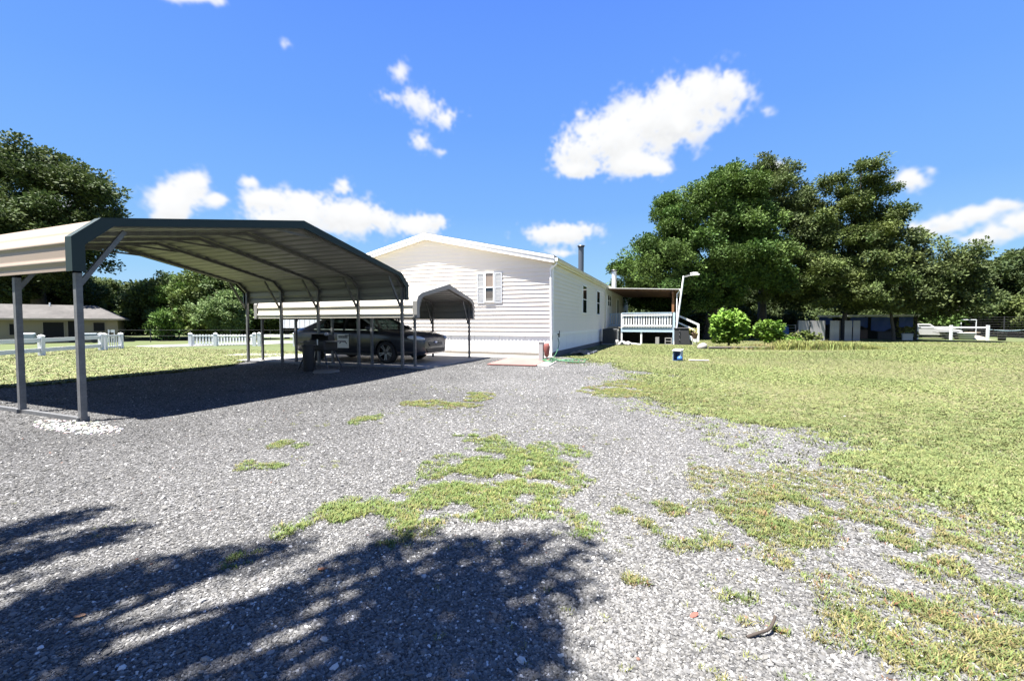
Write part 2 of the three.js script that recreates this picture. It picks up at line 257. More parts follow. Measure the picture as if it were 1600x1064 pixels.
const WEEDS = [[-1.81, -2.3, 0.26, 0.23], [-2.05, -2.1, 0.14, 0.18], [-2.0, -2.27, 0.17, 0.16], [-1.57, -2.24, 0.16, 0.23], [-1.57, -2.73, 0.28, 0.24], [-1.27, -2.99, 0.4, 0.39], [-1.3, -3.84, 0.38, 0.28], [-1.54, -3.35, 0.39, 0.37], [-1.01, -3.31, 0.27, 0.26], [-1.05, -2.7, 0.31, 0.23], [-2.14, -4.22, 0.13, 0.17], [-1.85, -4.1, 0.11, 0.18], [-3.79, -5.71, 0.2, 0.22], [-3.27, -5.8, 0.35, 0.27], [-3.21, -6.57, 0.22, 0.33], [-3.26, -2.68, 0.1, 0.1], [-3.48, -2.64, 0.09, 0.12], [-3.81, -3.21, 0.07, 0.13], [-3.61, -3.32, 0.06, 0.13], [-2.19, -1.54, 0.08, 0.1], [-3.81, -4.41, 0.09, 0.19], [-3.7, -4.53, 0.06, 0.2], [-2.15, -1.87, 0.09, 0.09], [-1.75, -1.46, 0.06, 0.07], [-0.52, -2.51, 0.1, 0.16], [-0.5, -2.22, 0.11, 0.06], [-0.07, -3.08, 0.16, 0.13], [-0.17, -2.74, 0.08, 0.11], [0.02, -2.53, 0.09, 0.06], [-0.34, -2.87, 0.09, 0.08], [0.33, -3.13, 0.22, 0.13], [0.54, -3.01, 0.24, 0.2], [0.74, -3.51, 0.28, 0.16], [0.7, -2.99, 0.23, 0.14], [0.25, -2.62, 0.11, 0.11], [0.93, -3.36, 0.13, 0.16], [0.31, -2.11, 0.08, 0.07], [0.27, -1.96, 0.05, 0.04], [0.39, -1.97, 0.05, 0.04], [-0.18, -2.09, 0.04, 0.04], [0.67, -2.21, 0.09, 0.07], [1.29, -3.18, 0.19, 0.26], [1.35, -3.05, 0.21, 0.19], [0.54, -2.55, 0.07, 0.06], [1.19, -2.72, 0.13, 0.12], [1.39, -2.61, 0.12, 0.14], [0.97, -2.37, 0.15, 0.12], [0.82, -2.08, 0.15, 0.12], [1.15, -2.18, 0.15, 0.15], [0.65, -2.02, 0.11, 0.06], [1.12, -2.32, 0.14, 0.11], [0.93, -1.99, 0.15, 0.08], [-1.08, -7.99, 0.47, 0.46], [-0.57, -8.79, 0.63, 0.72], [0.02, -7.83, 0.54, 0.69]];
{
  const R = rng(9), near = [], far = [], left = [], weeds = [];
  for (let n = 0; n < 520000; n++) {                               // right lawn, thinning into the gravel
    const D = 3 * Math.pow(46 / 3, R()), a = -.42 + R() * 1.4, x = D * (fwd2[0] * Math.cos(a) + rgt2[0] * Math.sin(a)), z = D * (fwd2[1] * Math.cos(a) + rgt2[1] * Math.sin(a));
    const d = edgeD(x, z); if (d < -1) continue;
    const bare = fbm(x * .9 + 30, z * .9, 6, 4); const near7 = D < 8 ? 1 : 0, dens = sstep(-.8, 1.1, d) * (d < 3 ? lerp(sstep(.43, .57, bare), 1, sstep(.3, near7 ? 2.6 : 1.2, d)) : 1);
    if (R() > Math.max(dens, .02)) continue;
    if (x < -4.2 && z < -15.3) continue; if (z < -27 && x < 1.2) continue;
    const lush = sstep(.35, .65, fbm(x * .25, z * .25, 8, 3)), s = (.02 + .022 * R()) * (1 + D * .022);
    const c = gcol(R, lerp(D > 9 ? .3 : .4, .05, lush)), vv = .93 * lerp(.82, 1.14, fbm(x * .5 + 3, z * .5, 31, 4)); c[0] *= vv; c[1] *= vv; c[2] *= vv; (D < 9 ? near : far).push({ x, y: 0, z, sx: s * (D < 9 ? 1.35 : 1.8), sy: s * (.36 + .42 * lush), ry: R() * 6.28, c });
  }
  for (let n = 0; n < 110000; n++) {                                // left lawn beyond the wide carport
    const x = -12 - R() * 16, z = -2 - R() * 18; if (x > leftX(z) + (fbm(z, x, 1, 3) - .5) * .6 || onSlab(x, z) ) continue;
    const s = .028 + .028 * R(); left.push({ x, y: 0, z, sx: s * 2.3, sy: s * .9, ry: R() * 6.28, c: gcol(R, lerp(.1, .3, fbm(x * .3, z * .3, 3, 3))) });
  }
  for (const [cx, cz, rx, rz] of WEEDS) {
    const area = rx * rz * 3.14, N = Math.ceil(Math.max(14, area * 950)), yell = R();
    const ax = fwd2, bx = rgt2;
    for (let n = 0; n < N * 3; n++) {
      const a = R() * 6.28, r = Math.pow(R(), .7) * 1.5, u = Math.cos(a) * r * rx, v = Math.sin(a) * r * rz, x = cx + bx[0] * u + ax[0] * v, z = cz + bx[1] * u + ax[1] * v;
      if (fbm(x * 6, z * 6, 4, 3) < .30 + r * .15) continue;
      const k = (cx < -.4 ? .95 : .7) + .5 * R(), t = R() + (cx < -.4 && cz > -5 ? .22 : 0), s = .0105 + .015 * R();
      weeds.push({ x, y: .003, z, sx: s * 1.5, sy: s * 1.15, ry: R() * 6.28, c: t < .03 ? [.14 * k, .06 * k, .025 * k] : t < .2 + yell * .25 ? [.135 * k, .115 * k, .04 * k] : t < .62 ? [.103 * k, .112 * k, .024 * k] : [.066 * k, .1 * k, .018 * k] });
    }
  }
  for (let n = 0; n < 13000; n++) { const x = .1 + R() * 3.4, z = -1.5 - R() * 2.9; if (fbm(x * 2.2 + 3, z * 2.2, 12, 4) < .56 - .03 * x - (R() < .12 ? .12 : 0)) continue; const s = .0085 + .013 * R(), k = .75 + .6 * R(), t = R(); weeds.push({ x, y: .003, z, sx: s * 1.5, sy: s * 1.1, ry: R() * 6.28, c: t < .04 ? [.14 * k, .07 * k, .03 * k] : t < .4 ? [.13 * k, .112 * k, .04 * k] : t < .75 ? [.1 * k, .11 * k, .024 * k] : [.066 * k, .1 * k, .018 * k] }); }
  for (let n = 0; n < 1500; n++) { const x = -5 + R() * 8, z = -9 + R() * 7.6; if (x > edgeX(z) + .5 || fbm(x * 1.3, z * 1.3, 9, 3) < .57) continue; const s = .01 + .014 * R(), k = .7 + .6 * R(); weeds.push({ x, y: .003, z, sx: s * 1.4, sy: s, ry: R() * 6.28, c: [.115 * k, .125 * k, .03 * k] }); }
  instanced('lawn_grass', tuftGeo(3, 12, 1.0, .75, .075), grassMat, near, 'short patchy grass at the near edge of the right lawn', 'grass');
  instanced('lawn_grass', tuftGeo(4, 12, 1.1, .7, .10), grassMat, far, 'mown grass of the wide right lawn towards the trees', 'grass');
  instanced('lawn_grass', tuftGeo(6, 12, 1.1, .7, .10), grassMat, left, 'mown grass of the left lawn beyond the wide carport', 'grass');
  instanced('gravel_weeds', tuftGeo(5, 14, 1.0, .8, .07), grassMat, weeds, 'low olive and yellow weeds growing through the gravel', 'weeds');
  const tall = [];
  for (let n = 0; n < 7000; n++) { const t = R(), w = (R() - .5) * 1.7 * Math.sin(Math.PI * clamp(t * .96 + .02)) ** .5, x = lerp(1.2, 9.6, t) - w * .3, z = lerp(-23.3, -26.2, t) + w; const s = Math.pow(Math.sin(Math.PI * clamp(t * .97 + .015)), .6) * (.16 + .22 * R()) * (.45 + .75 * fbm(t * 9, w * 2, 2, 3)) * (t > .42 ? 1.7 : 1.2), k = .7 + .6 * R(), q = R(), dry = t < .4 ? .5 : .12; tall.push({ x, y: 0, z, sx: s * .55, sy: s, ry: R() * 6.28, c: q < dry ? [.19 * k, .14 * k, .06 * k] : q < .7 ? [.165 * k, .172 * k, .038 * k] : [.12 * k, .165 * k, .038 * k] }); }
  instanced('tall_grass', tuftGeo(8, 11, 1.3, .9, .045), grassMat, tall, 'strip of tall yellowing grass in front of the round bushes', 'grass');
}

// ───────────── carports ─────────────
// profile across the roof as [z offset from the ridge, y]; half a roof, mirrored
function roofProfile(half, eave, side, peak, shoulder, bevel = false) {
  const h = [[half, eave], [half, eave + side], [half - shoulder * .28, eave + side + shoulder * .58], [half - shoulder, eave + side + shoulder * .96], [0, peak]];
  if (bevel) h.splice(2, 1);
  const left = h.map(([z, y]) => [z, y]), right = h.slice(0, -1).reverse().map(([z, y]) => [-z, y]); return [...left, ...right];
}
function walk(profile, step) {                                     // points along the profile with the running length
  const out = []; let s = 0;
  for (let i = 0; i < profile.length - 1; i++) { const [a, b] = profile[i], [c, d] = profile[i + 1], L = Math.hypot(c - a, d - b), n = Math.max(1, Math.round(L / step)); for (let k = 0; k < n; k++) out.push({ z: lerp(a, c, k / n), y: lerp(b, d, k / n), s: s + L * k / n, nx: (d - b) / L, ny: -(c - a) / L }); s += L; if (i === profile.length - 2) out.push({ z: c, y: d, s, nx: (d - b) / L, ny: -(c - a) / L }); }
  return out;
}
function ribbed(pts, x0, x1, off, ribs, H = .018) {                           // sheet with trapezoid ribs along x
  const row = x => pts.map(p => { const f = ((p.s / ribs) % 1 + 1) % 1, r = (f > .40 && f < .60) ? H : (f > .37 && f < .63) ? H / 2 : 0; return [x, p.y + p.ny * (r + off), p.z + p.nx * (r + off)]; });
  return gridGeo([row(x0), row(lerp(x0, x1, .25)), row((x0 + x1) / 2), row(lerp(x0, x1, .75)), row(x1)], (i, j, p) => [p[0] * .5, pts[j].s * .5]);
}
const tanSheet = new THREE.MeshStandardMaterial({ map: vinylTex(.275, .215, .163, 101, .1), roughness: .42, side: THREE.DoubleSide });
const creamSheet = new THREE.MeshStandardMaterial({ map: vinylTex(.70, .66, .58, 103, .06), roughness: .42, side: THREE.DoubleSide });
const underSheet = new THREE.MeshStandardMaterial({ map: vinylTex(.21, .215, .21, 102, .2), roughness: .5, metalness: .15, side: THREE.DoubleSide });
const greenTrim = std(.003, .016, .0155, .6), greyTrim = std(.2, .196, .185, .5);
function carport(name, label, { bevel, x0, x1, zc, half, posts, eave, side, peak, shoulder, sheet, trim, tube: T, postInset, brace, tie, rails }) {
  const t = thing(name, label, 'carport', [x1, 0, zc]);             // base at the middle of the open end
  const X = x => x - x1, prof = roofProfile(half, eave, side, peak, shoulder, bevel), inner = roofProfile(half - .085, eave, side - .03, peak - .095, shoulder, bevel);
  const fine = walk(prof, .023).map(p => ({ ...p, nx: -p.nx, ny: -p.ny })).map(p => (p.ny < -.01 ? { ...p, nx: -p.nx, ny: -p.ny } : p));
  for (const p of fine) if (Math.abs(p.ny) < .05) { p.nx = Math.sign(p.z); p.ny = 0; }
  const total = fine[fine.length - 1].s, n = Math.round(total / .92);
  for (let k = 0; k < n; k++) {
    const pts = fine.filter(p => p.s >= total * k / n - .03 && p.s <= total * (k + 1) / n + .012);
    const pan = mesh('roof_panel', ribbed(pts, X(x0), X(x1) , (k % 2) * .0025, .23), sheet, t);
    mesh('panel_underside', ribbed(pts, X(x0) + .01, X(x1) - .01, -.036 + (k % 2) * .0025, .23, .03), underSheet, pan);
  }
  // edge trim over both open ends, following the bends
  for (const [ex, s] of [[X(x1), 1], [X(x0), -1]]) {
    const out = prof.map(([z, y]) => [z, y]), c = roofProfile(half + .026, eave - .012, side + .042, peak + .036, shoulder, bevel), d = roofProfile(half - .105, eave - .012, side - .04, peak - .115, shoulder, bevel);
    const rows = [c.map(([z, y]) => [ex - s * .13, y, z]), c.map(([z, y]) => [ex + s * .012, y, z]), d.map(([z, y]) => [ex + s * .012, y, z]), d.map(([z, y]) => [ex - s * .02, y, z])];
    const g = gridGeo(rows).toNonIndexed(); g.computeVertexNormals(); mesh('edge_trim', g, trim, t);
  }
  const legTop = eave + side * .4;
  for (const px of posts) {
    for (const s of [-1, 1]) {
      const pz = s * (half - postInset);
      mesh('post', [box(T, legTop, T, X(px), legTop / 2 + .005, pz), box(T * .5, .06, T * 1.9, X(px), .032, pz)], galvMat, t);
      if (brace) mesh('knee_brace', bar([X(px) - T * .62, eave - .17, pz - s * .03], [X(px) - T * .62, eave + side + shoulder * .75, pz - s * brace], T * .8, T * .62, V(1, 0, 0)), galvMat, t);
    }
    const bow = inner.map(([z, y]) => [X(px), y, z]), gs = [];
    for (let i = 0; i < bow.length - 1; i++) { const a = bow[i], b = bow[i + 1], d = V(b[0] - a[0], b[1] - a[1], b[2] - a[2]).normalize().multiplyScalar(.02); gs.push(bar([a[0], a[1] - d.y, a[2] - d.z], [b[0], b[1] + d.y, b[2] + d.z], T * (1 - .004 * (i % 2)), T * (1 - .004 * (i % 2)), V(1, 0, 0))); }
    mesh('roof_bow', gs, galvMat, t);
    if (tie) mesh('collar_tie', bar([X(px) - T * .55, peak - .215, -tie], [X(px) - T * .55, peak - .215, tie], T * .5, T * .6), galvMat, t);
  }
  if (rails) for (const s of [-1, 1]) mesh('base_rail', box(posts[0] - posts[posts.length - 1], .05, .05, X((posts[0] + posts[posts.length - 1]) / 2), .028, s * (half - postInset) + s * .0), galvMat, t);
  return t;
}
const P5 = x => [0, 1, 2, 3, 4].map(k => x - k * 1.5);
carport('carport', 'wide open steel carport with tan roof and dark green edge trim', { bevel: true, x0: -13.22, x1: -6.93, zc: -6.45, half: 3.48, posts: P5(-7.07), eave: 1.91, side: .38, peak: 3.25, shoulder: .30, sheet: tanSheet, trim: greenTrim, tube: .066, postInset: .085, brace: .53, tie: .62, rails: true });
carport('carport', 'narrow cream steel carport over the dark sedan beside the house', { x0: -13.15, x1: -6.80, zc: -11.96, half: 1.79, posts: P5(-6.95), eave: 1.43, side: .42, peak: 2.47, shoulder: .26, sheet: creamSheet, trim: greyTrim, tube: .062, postInset: .1, brace: .42, tie: 0, rails: false });

// ───────────── the long white house ─────────────
const sidingMat = new THREE.MeshStandardMaterial({ map: vinylTex(.71, .665, .60, 111, .035), roughness: .5, side: THREE.DoubleSide });
const skirtMat = new THREE.MeshStandardMaterial({ map: vinylTex(.74, .74, .735, 112, .05), roughness: .5, side: THREE.DoubleSide });
const soffitMat = std(.56, .52, .44, .7), wallCore = std(.3, .3, .3, .9);
const HX0 = -15.25, HX1 = -4.4, HZ = -15.49, HZE = -41, RX = -9.82, WB = .82, WT = 3.54, SL = .224;
const roofY = x => WT + SL * (HX1 - RX) - SL * Math.abs(x - RX);      // top of the gable wall at x
{
  const h = thing('house', 'long single storey white sided house with low gable roof', 'house', [RX, 0, HZ]);
  const X = x => x - RX, Z = z => z - HZ;
  // closed core behind the boards
  { const s = new THREE.Shape(); s.moveTo(X(HX0) + .02, .14); s.lineTo(X(HX1) - .02, .14); s.lineTo(X(HX1) - .02, WT); s.lineTo(0, roofY(RX) - .01); s.lineTo(X(HX0) + .02, WT); s.closePath();
    const g = new THREE.ExtrudeGeometry(s, { depth: HZ - HZE - .04, bevelEnabled: false }); g.translate(0, 0, -(HZ - HZE) + .02); mesh('wall_core', g, wallCore, h); }
  // lap siding, gable end
  const E = .16, top = roofY(RX);
  for (let y = WB; y < top - .03; y += E) {
    const y1 = Math.min(y + E, top - .02), xr = q => q <= WT ? HX1 : RX + (roofY(RX) - q) / SL, xl = q => q <= WT ? HX0 : RX - (roofY(RX) - q) / SL;
    const b0 = X(xl(y)), b1 = X(xr(y)), t0 = X(xl(y1)), t1 = X(xr(y1));
    mesh('siding_board', hex([[b0, y, .036], [b1, y, .036], [t1, y1 + .004, .003], [t0, y1 + .004, .003], [b0, y, 0], [b1, y, 0], [t1, y1, -.001], [t0, y1, -.001]]), sidingMat, h);
  }
  // lap siding, right side
  for (let y = WB + .1; y < WT - .02; y += E) { const y1 = Math.min(y + E, WT), xx = X(HX1);
    mesh('siding_board', hex([[xx + .036, y, -.005], [xx + .036, y, Z(-27.6)], [xx + .003, y1 + .004, Z(-27.6)], [xx + .003, y1 + .004, -.005], [xx, y, -.005], [xx, y, Z(-27.6)], [xx, y1, Z(-27.6)], [xx, y1, -.005]]), sidingMat, h);
    mesh('siding_board', hex([[xx + .036, y, Z(-30.6)], [xx + .036, y, Z(HZE)], [xx + .003, y1 + .004, Z(HZE)], [xx + .003, y1 + .004, Z(-30.6)], [xx, y, Z(-30.6)], [xx, y, Z(HZE)], [xx, y1, Z(HZE)], [xx, y1, Z(-30.6)]]), sidingMat, h); }
  for (let y = WB; y < WT - .02; y += E) { const y1 = Math.min(y + E, WT), xx = X(HX0); mesh('siding_board', hex([[xx - .036, y, Z(HZE)], [xx - .036, y, -.005], [xx - .003, y1 + .004, -.005], [xx - .003, y1 + .004, Z(HZE)], [xx, y, Z(HZE)], [xx, y, -.005], [xx, y1, -.005], [xx, y1, Z(HZE)]]), sidingMat, h); }
  mesh('wall_panel', box(.03, WT - .75, 3.0, X(HX1) + .012, (WT + .75) / 2, Z(-29.1)), whitePaint, h);
  // corner boards
  mesh('corner_board', [box(.09, WT - .12 - WB, .026, X(HX1) - .02, (WT - .12 + WB) / 2, .022), box(.026, WT - .12 - WB, .08, X(HX1) + .018, (WT - .12 + WB) / 2, -.03)], whitePaint, h);
  mesh('corner_board', box(.1, WT - .12 - WB, .026, X(HX0) + .03, (WT - .12 + WB) / 2, .022), whitePaint, h);
  // corrugated vertical skirting in panels with a starter strip above
  const skirt = (ax, len, y0, y1, place, name = 'skirting_panel') => { const n = Math.ceil(len / 1.2); for (let k = 0; k < n; k++) { const a = len * k / n + .004, b = len * (k + 1) / n - .004, r0 = [], r1 = []; for (let q = a; q <= b + .001; q += .025) { const f = (q / .15) % 1, o = f < .25 ? .014 : (f < .32 || f > .93 ? .007 : 0); r0.push(place(q, y0, o)); r1.push(place(q, y1, o)); } mesh(name, gridGeo([r0, r1]), skirtMat, h); } };
  skirt('x', HX1 - HX0, .13, WB - .005, (q, y, o) => [X(HX0) + q, y, -.012 + o]);
  skirt('z', 12.2, .17, WB + .02, (q, y, o) => [X(HX1) - .012 + o, y, -q]);
  mesh('starter_strip', box(HX1 - HX0 + .03, .03, .05, X((HX0 + HX1) / 2), WB - .012, .012), whitePaint, h);
  mesh('starter_strip', box(.03, .10, 12.2, X(HX1) + .014, WB + .055, -6.1), whitePaint, h);
  mesh('footing', box(HX1 - HX0 + .06, .16, .1, X((HX0 + HX1) / 2), .068, -.005), std(.2, .18, .155, .95), h);
  mesh('footing', box(.1, .2, 12.0, X(HX1) - .01, .085, -6.2), std(.10, .10, .10, .95), h);
  // roof with rake boards, fascia, soffit and ridge
  const RO = .215, EO = .12, th = .05;
  for (const s of [1, -1]) {
    const ex = s > 0 ? X(HX1) + EO : X(HX0) - EO, ey = roofY(RX) - SL * Math.abs(ex), pk = roofY(RX), zf = RO, zb = Z(HZE) - RO;
    const pts = [[0, pk + .19, zf], [ex, ey + .19, zf], [ex, ey + .19 + th, zf], [0, pk + .19 + th, zf], [0, pk + .19, zb], [ex, ey + .19, zb], [ex, ey + .19 + th, zb], [0, pk + .19 + th, zb]];
    const rp = mesh('roof', hex(s > 0 ? pts : pts), shingleMat, h);
    if (s > 0) mesh('roof_edge', hex([[0.001, pk + .192 + th, zf + .018], [ex, ey + .192 + th, zf + .018], [ex, ey + .2 + th, zf + .018], [0.001, pk + .2 + th, zf + .018], [0.001, pk + .192 + th, zf - .09], [ex, ey + .192 + th, zf - .09], [ex, ey + .2 + th, zf - .09], [0.001, pk + .2 + th, zf - .09]]), darkMetal, rp);
    const a = s * .002;
    mesh('rake_board', hex([[a, pk - .02, zf + .02], [ex, ey - .02, zf + .02], [ex, ey + .155, zf + .02], [a, pk + .155, zf + .02], [a, pk - .02, zf - .01], [ex, ey - .02, zf - .01], [ex, ey + .155, zf - .01], [a, pk + .155, zf - .01]]), whitePaint, h);
    mesh('rake_trim', hex([[a, pk + .135, zf + .04], [ex, ey + .135, zf + .04], [ex, ey + .235, zf + .04], [a, pk + .235, zf + .04], [a, pk + .135, zf + .021], [ex, ey + .135, zf + .021], [ex, ey + .235, zf + .021], [a, pk + .235, zf + .021]]), whitePaint, h);
    mesh('soffit', hex([[a, pk - .012, zf - .012], [ex, ey - .012, zf - .012], [ex, ey + .004, zf - .012], [a, pk + .004, zf - .012], [a, pk - .012, -.02], [ex, ey - .012, -.02], [ex, ey + .004, -.02], [a, pk + .004, -.02]]), soffitMat, h);
    mesh('fascia', box(.025, .19, HZ - HZE + RO * 2 - .04, ex - s * .015, ey + .085, Z((HZ + HZE) / 2)), whitePaint, h);
    mesh('eave_soffit', box(EO - .02, .012, HZ - HZE, ex - s * (EO / 2 + .005), ey - .004, Z((HZ + HZE) / 2) - .01), soffitMat, h);
    // gutter: open trough
    const gx = ex + s * .005, gp = [[0, .16], [0, .05], [.03, .035], [.085, .05], [.105, .10], [.115, .16], [.10, .16], [.09, .10], [.08, .062], [.03, .05], [.012, .06], [.012, .16]];
    const rows = [zf - .02, zb + .02].map(z => gp.map(([u, v]) => [gx + s * u, ey + v, z])); const gg = gridGeo(rows, null, true).toNonIndexed(); gg.computeVertexNormals(); mesh('gutter', gg, soffitMat, h);
    if (s > 0) mesh('gutter_cap', box(.12, .125, .008, gx + .055, ey + .10, zf - .014), whitePaint, h);
  }
  // downspouts
  const gx = X(HX1) + EO + .05, ey = roofY(HX1) - SL * EO;
  mesh('downspout', [bar([gx, ey + .05, .1], [gx, ey - .08, .1], .05), bar([gx, ey - .06, .1], [X(HX1) - .06, ey - .22, .075], .05), bar([X(HX1) - .06, ey - .2, .075], [X(HX1) - .03, .2, .075], .052), bar([X(HX1) - .03, .21, .075], [X(HX1) - .02, .05, .15], .05)], whitePaint, h);
  mesh('downspout', [bar([gx, ey + .05, Z(-27.55)], [X(HX1) + .06, ey - .2, Z(-27.55)], .05), bar([X(HX1) + .06, ey - .18, Z(-27.55)], [X(HX1) + .06, .3, Z(-27.55)], .06)], soffitMat, h);
  // windows
  function sash(parent, w, hh, side, cx, cy, cz, mid, paneMat, paneMat2) {
    const dp = side ? .034 : 0;
    const win = new THREE.Group(); win.name = 'window'; win.position.set(cx, cy, cz); if (side) win.rotation.y = Math.PI / 2; parent.add(win);
    const f = .045; mesh('frame', [box(w + 2 * f, f, .05, 0, hh / 2 + f / 2, .028), box(w + 2 * f, f, .06, 0, -hh / 2 - f / 2, .033), box(f, hh, .05, -w / 2 - f / 2, 0, .028), box(f, hh, .05, w / 2 + f / 2, 0, .028), ...(mid ? [box(w, .04, .04, 0, 0, .026)] : [])], whitePaint, win);
    if (mid) { mesh('pane', box(w, hh / 2 - .02, .008, 0, hh / 4 + .01, .024 + dp * .65), paneMat, win); mesh('pane', box(w, hh / 2 - .02, .008, 0, -hh / 4 - .01, .018 + dp * .8), paneMat2 || paneMat, win); } else mesh('pane', box(w, hh, .008, 0, 0, .02), paneMat, win);
    return win;
  }
  const curtain = phys(.20, .155, .12, .35, { clearcoat: 1, clearcoatRoughness: .04 });
  sash(h, .33, 1.10, false, X(-6.965), 2.69, .018, true, curtain, glassDark);
  const shut = std(.36, .375, .395, .6);
  for (const sx of [-7.345, -6.585]) { const sh = new THREE.Group(); sh.name = 'shutter'; sh.position.set(X(sx), 2.66, .02); h.add(sh);
    mesh('frame', [box(.05, 1.2, .035, -.135, 0, .02), box(.05, 1.2, .035, .135, 0, .02), box(.22, .06, .035, 0, .57, .02), box(.22, .06, .035, 0, -.57, .02), box(.22, .06, .035, 0, .02, .02)], shut, sh);
    for (const cy of [.29, -.26]) { const ls = [box(.22, .5, .006, 0, cy, .006)]; for (let k = 0; k < 14; k++) ls.push(box(.22, .008, .03, 0, cy - .235 + k * .036, .018, 0, -.7)); mesh('louvre_panel', ls, shut, sh); } }
  for (const [z, w] of [[-21.1, .86], [-24.95, .86]]) sash(h, w, 1.30, true, X(HX1) + .018, 2.45, Z(z), true, glassDark);
  { const w = sash(h, 1.3, .66, true, X(HX1) + .03, 2.78, Z(-29.1), true, glassDark); mesh('mullion', box(.16, .66, .05, 0, 0, .03), whitePaint, w); }
  { const d = new THREE.Group(); d.name = 'door'; d.position.set(X(HX1) + .02, 1.0, Z(-33.5)); d.rotation.y = Math.PI / 2; h.add(d); mesh('door_leaf', box(.9, 2.05, .04, 0, 1.04, .02), std(.16, .14, .12, .6), d); mesh('frame', [box(.08, 2.15, .07, -.5, 1.06, .03), box(.08, 2.15, .07, .5, 1.06, .03), box(1.08, .08, .07, 0, 2.17, .03)], whitePaint, d); mesh('handle', rod([.36, 1.0, .04], [.36, 1.0, .1], .025), galvMat, d); }
  // stove pipes through the roof
  const flue = (x, z, y1, r, m, capm) => { const y0 = roofY(x) + .2, f = mesh('flue_pipe', [rod([X(x), y0 - .1, Z(z)], [X(x), y1, Z(z)], r, r, 20), rod([X(x), y0 - .05, Z(z)], [X(x), y0 + .1, Z(z)], r * 1.5, r * 1.1, 20)], m, h); mesh('rain_cap', [rod([X(x), y1 + .06, Z(z)], [X(x), y1 + .10, Z(z)], r * 1.45, r * 1.3, 20), rod([X(x), y1 - .02, Z(z)], [X(x), y1 + .07, Z(z)], r * 1.12, r * 1.12, 20)], capm, f); };
  flue(-5.4, -25.1, 5.75, .16, std(.10, .115, .14, .4, { metalness: .4 }), darkMetal);
  flue(-4.95, -35.8, 5.55, .2, std(.62, .64, .66, .4, { metalness: .4 }), darkMetal);
  mesh('vent_pipe', rod([X(-11.5), roofY(-11.5) + .1, Z(-24)], [X(-11.5), roofY(-11.5) + .55, Z(-24)], .05), whitePaint, h);
}

// ───────────── raised deck with its roof, and what stands around it ─────────────
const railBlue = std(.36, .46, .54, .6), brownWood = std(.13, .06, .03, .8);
const postWood = new THREE.MeshStandardMaterial({ color: new THREE.Color().setRGB(.2, .09, .035), roughness: .8 });
{
  const d = thing('deck', 'raised timber deck with white balusters beside the house', 'deck', [-1.85, 0, -27.9]);
  const X = x => x + 1.85, Z = z => z + 27.9, F = 1.0;
  mesh('rim_board', box(3.15, .26, .05, X(-1.83), F - .13, -.02), railBlue, d);
  mesh('rim_board', box(.05, .24, 8, X(-.28), F - .13, -4.05), railBlue, d);
  for (let k = 0; k < 30; k++) mesh('floor_board', box(4.0, .035, .255, X(-2.3), F + .016, -.2 - k * .262), std(.33 + (k % 3) * .02, .31 + (k % 3) * .02, .28, .85), d);
  for (const [x, z, h, w] of [[-.25, 0, 1.95, .13], [-2.16, -.08, .76, .10], [-3.36, -.06, 1.9, .09], [-.3, -4, .8, .1], [-.3, -8, .8, .1], [-2.2, -4, .76, .1], [-3.9, -8, .76, .1]]) mesh('post', box(w, h, w, X(x), h / 2, z), x === -.25 ? railBlue : whitePaint, d);
  mesh('top_rail', box(3.0, .05, .13, X(-1.86), 1.93, .0), railBlue, d);
  mesh('upper_rail', box(3.0, .10, .035, X(-1.86), 1.80, .035), whitePaint, d);
  mesh('lower_rail', box(3.0, .09, .035, X(-1.86), 1.12, .035), whitePaint, d);
  for (let k = 0; k < 19; k++) mesh('baluster', box(.07, .86, .03, X(-3.24) + k * .155, 1.45, .002), whitePaint, d);
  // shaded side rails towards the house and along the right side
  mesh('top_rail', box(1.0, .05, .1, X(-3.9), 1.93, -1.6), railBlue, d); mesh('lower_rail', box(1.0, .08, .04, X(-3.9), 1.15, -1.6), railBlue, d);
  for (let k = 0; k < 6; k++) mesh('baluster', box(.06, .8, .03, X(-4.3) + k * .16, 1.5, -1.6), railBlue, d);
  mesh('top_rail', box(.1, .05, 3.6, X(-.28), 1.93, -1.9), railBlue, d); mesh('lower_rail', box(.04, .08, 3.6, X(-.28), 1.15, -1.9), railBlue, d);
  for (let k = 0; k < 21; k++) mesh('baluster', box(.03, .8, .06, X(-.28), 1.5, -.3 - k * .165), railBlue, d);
  mesh('top_rail', box(4.0, .05, .1, X(-2.3), 1.93, -8), whitePaint, d); mesh('lower_rail', box(4.0, .08, .04, X(-2.3), 1.15, -8), whitePaint, d);
  for (let k = 0; k < 24; k++) mesh('baluster', box(.06, .8, .03, X(-4.2) + k * .165, 1.5, -8), whitePaint, d);
  // stair down on the right
  const st = new THREE.Group(); st.name = 'stair'; st.position.set(X(-.2), 0, -4.6); d.add(st);
  for (let k = 0; k < 5; k++) mesh('tread', box(.3, .04, 1.1, .16 + k * .28, .82 - k * .18, 0), std(.5, .5, .48, .8), st);
  for (const s of [-.56, .56]) { mesh('handrail', [bar([-.05, 1.95, s], [1.5, 1.2, s], .06, .11), box(.1, 1.25, .1, 1.5, .62, s)], whitePaint, st); mesh('stringer', bar([0, .84, s], [1.5, .0, s], .05, .24), whitePaint, st); mesh('mid_rail', bar([0, 1.45, s], [1.45, .72, s], .05, .1), whitePaint, st); }
}
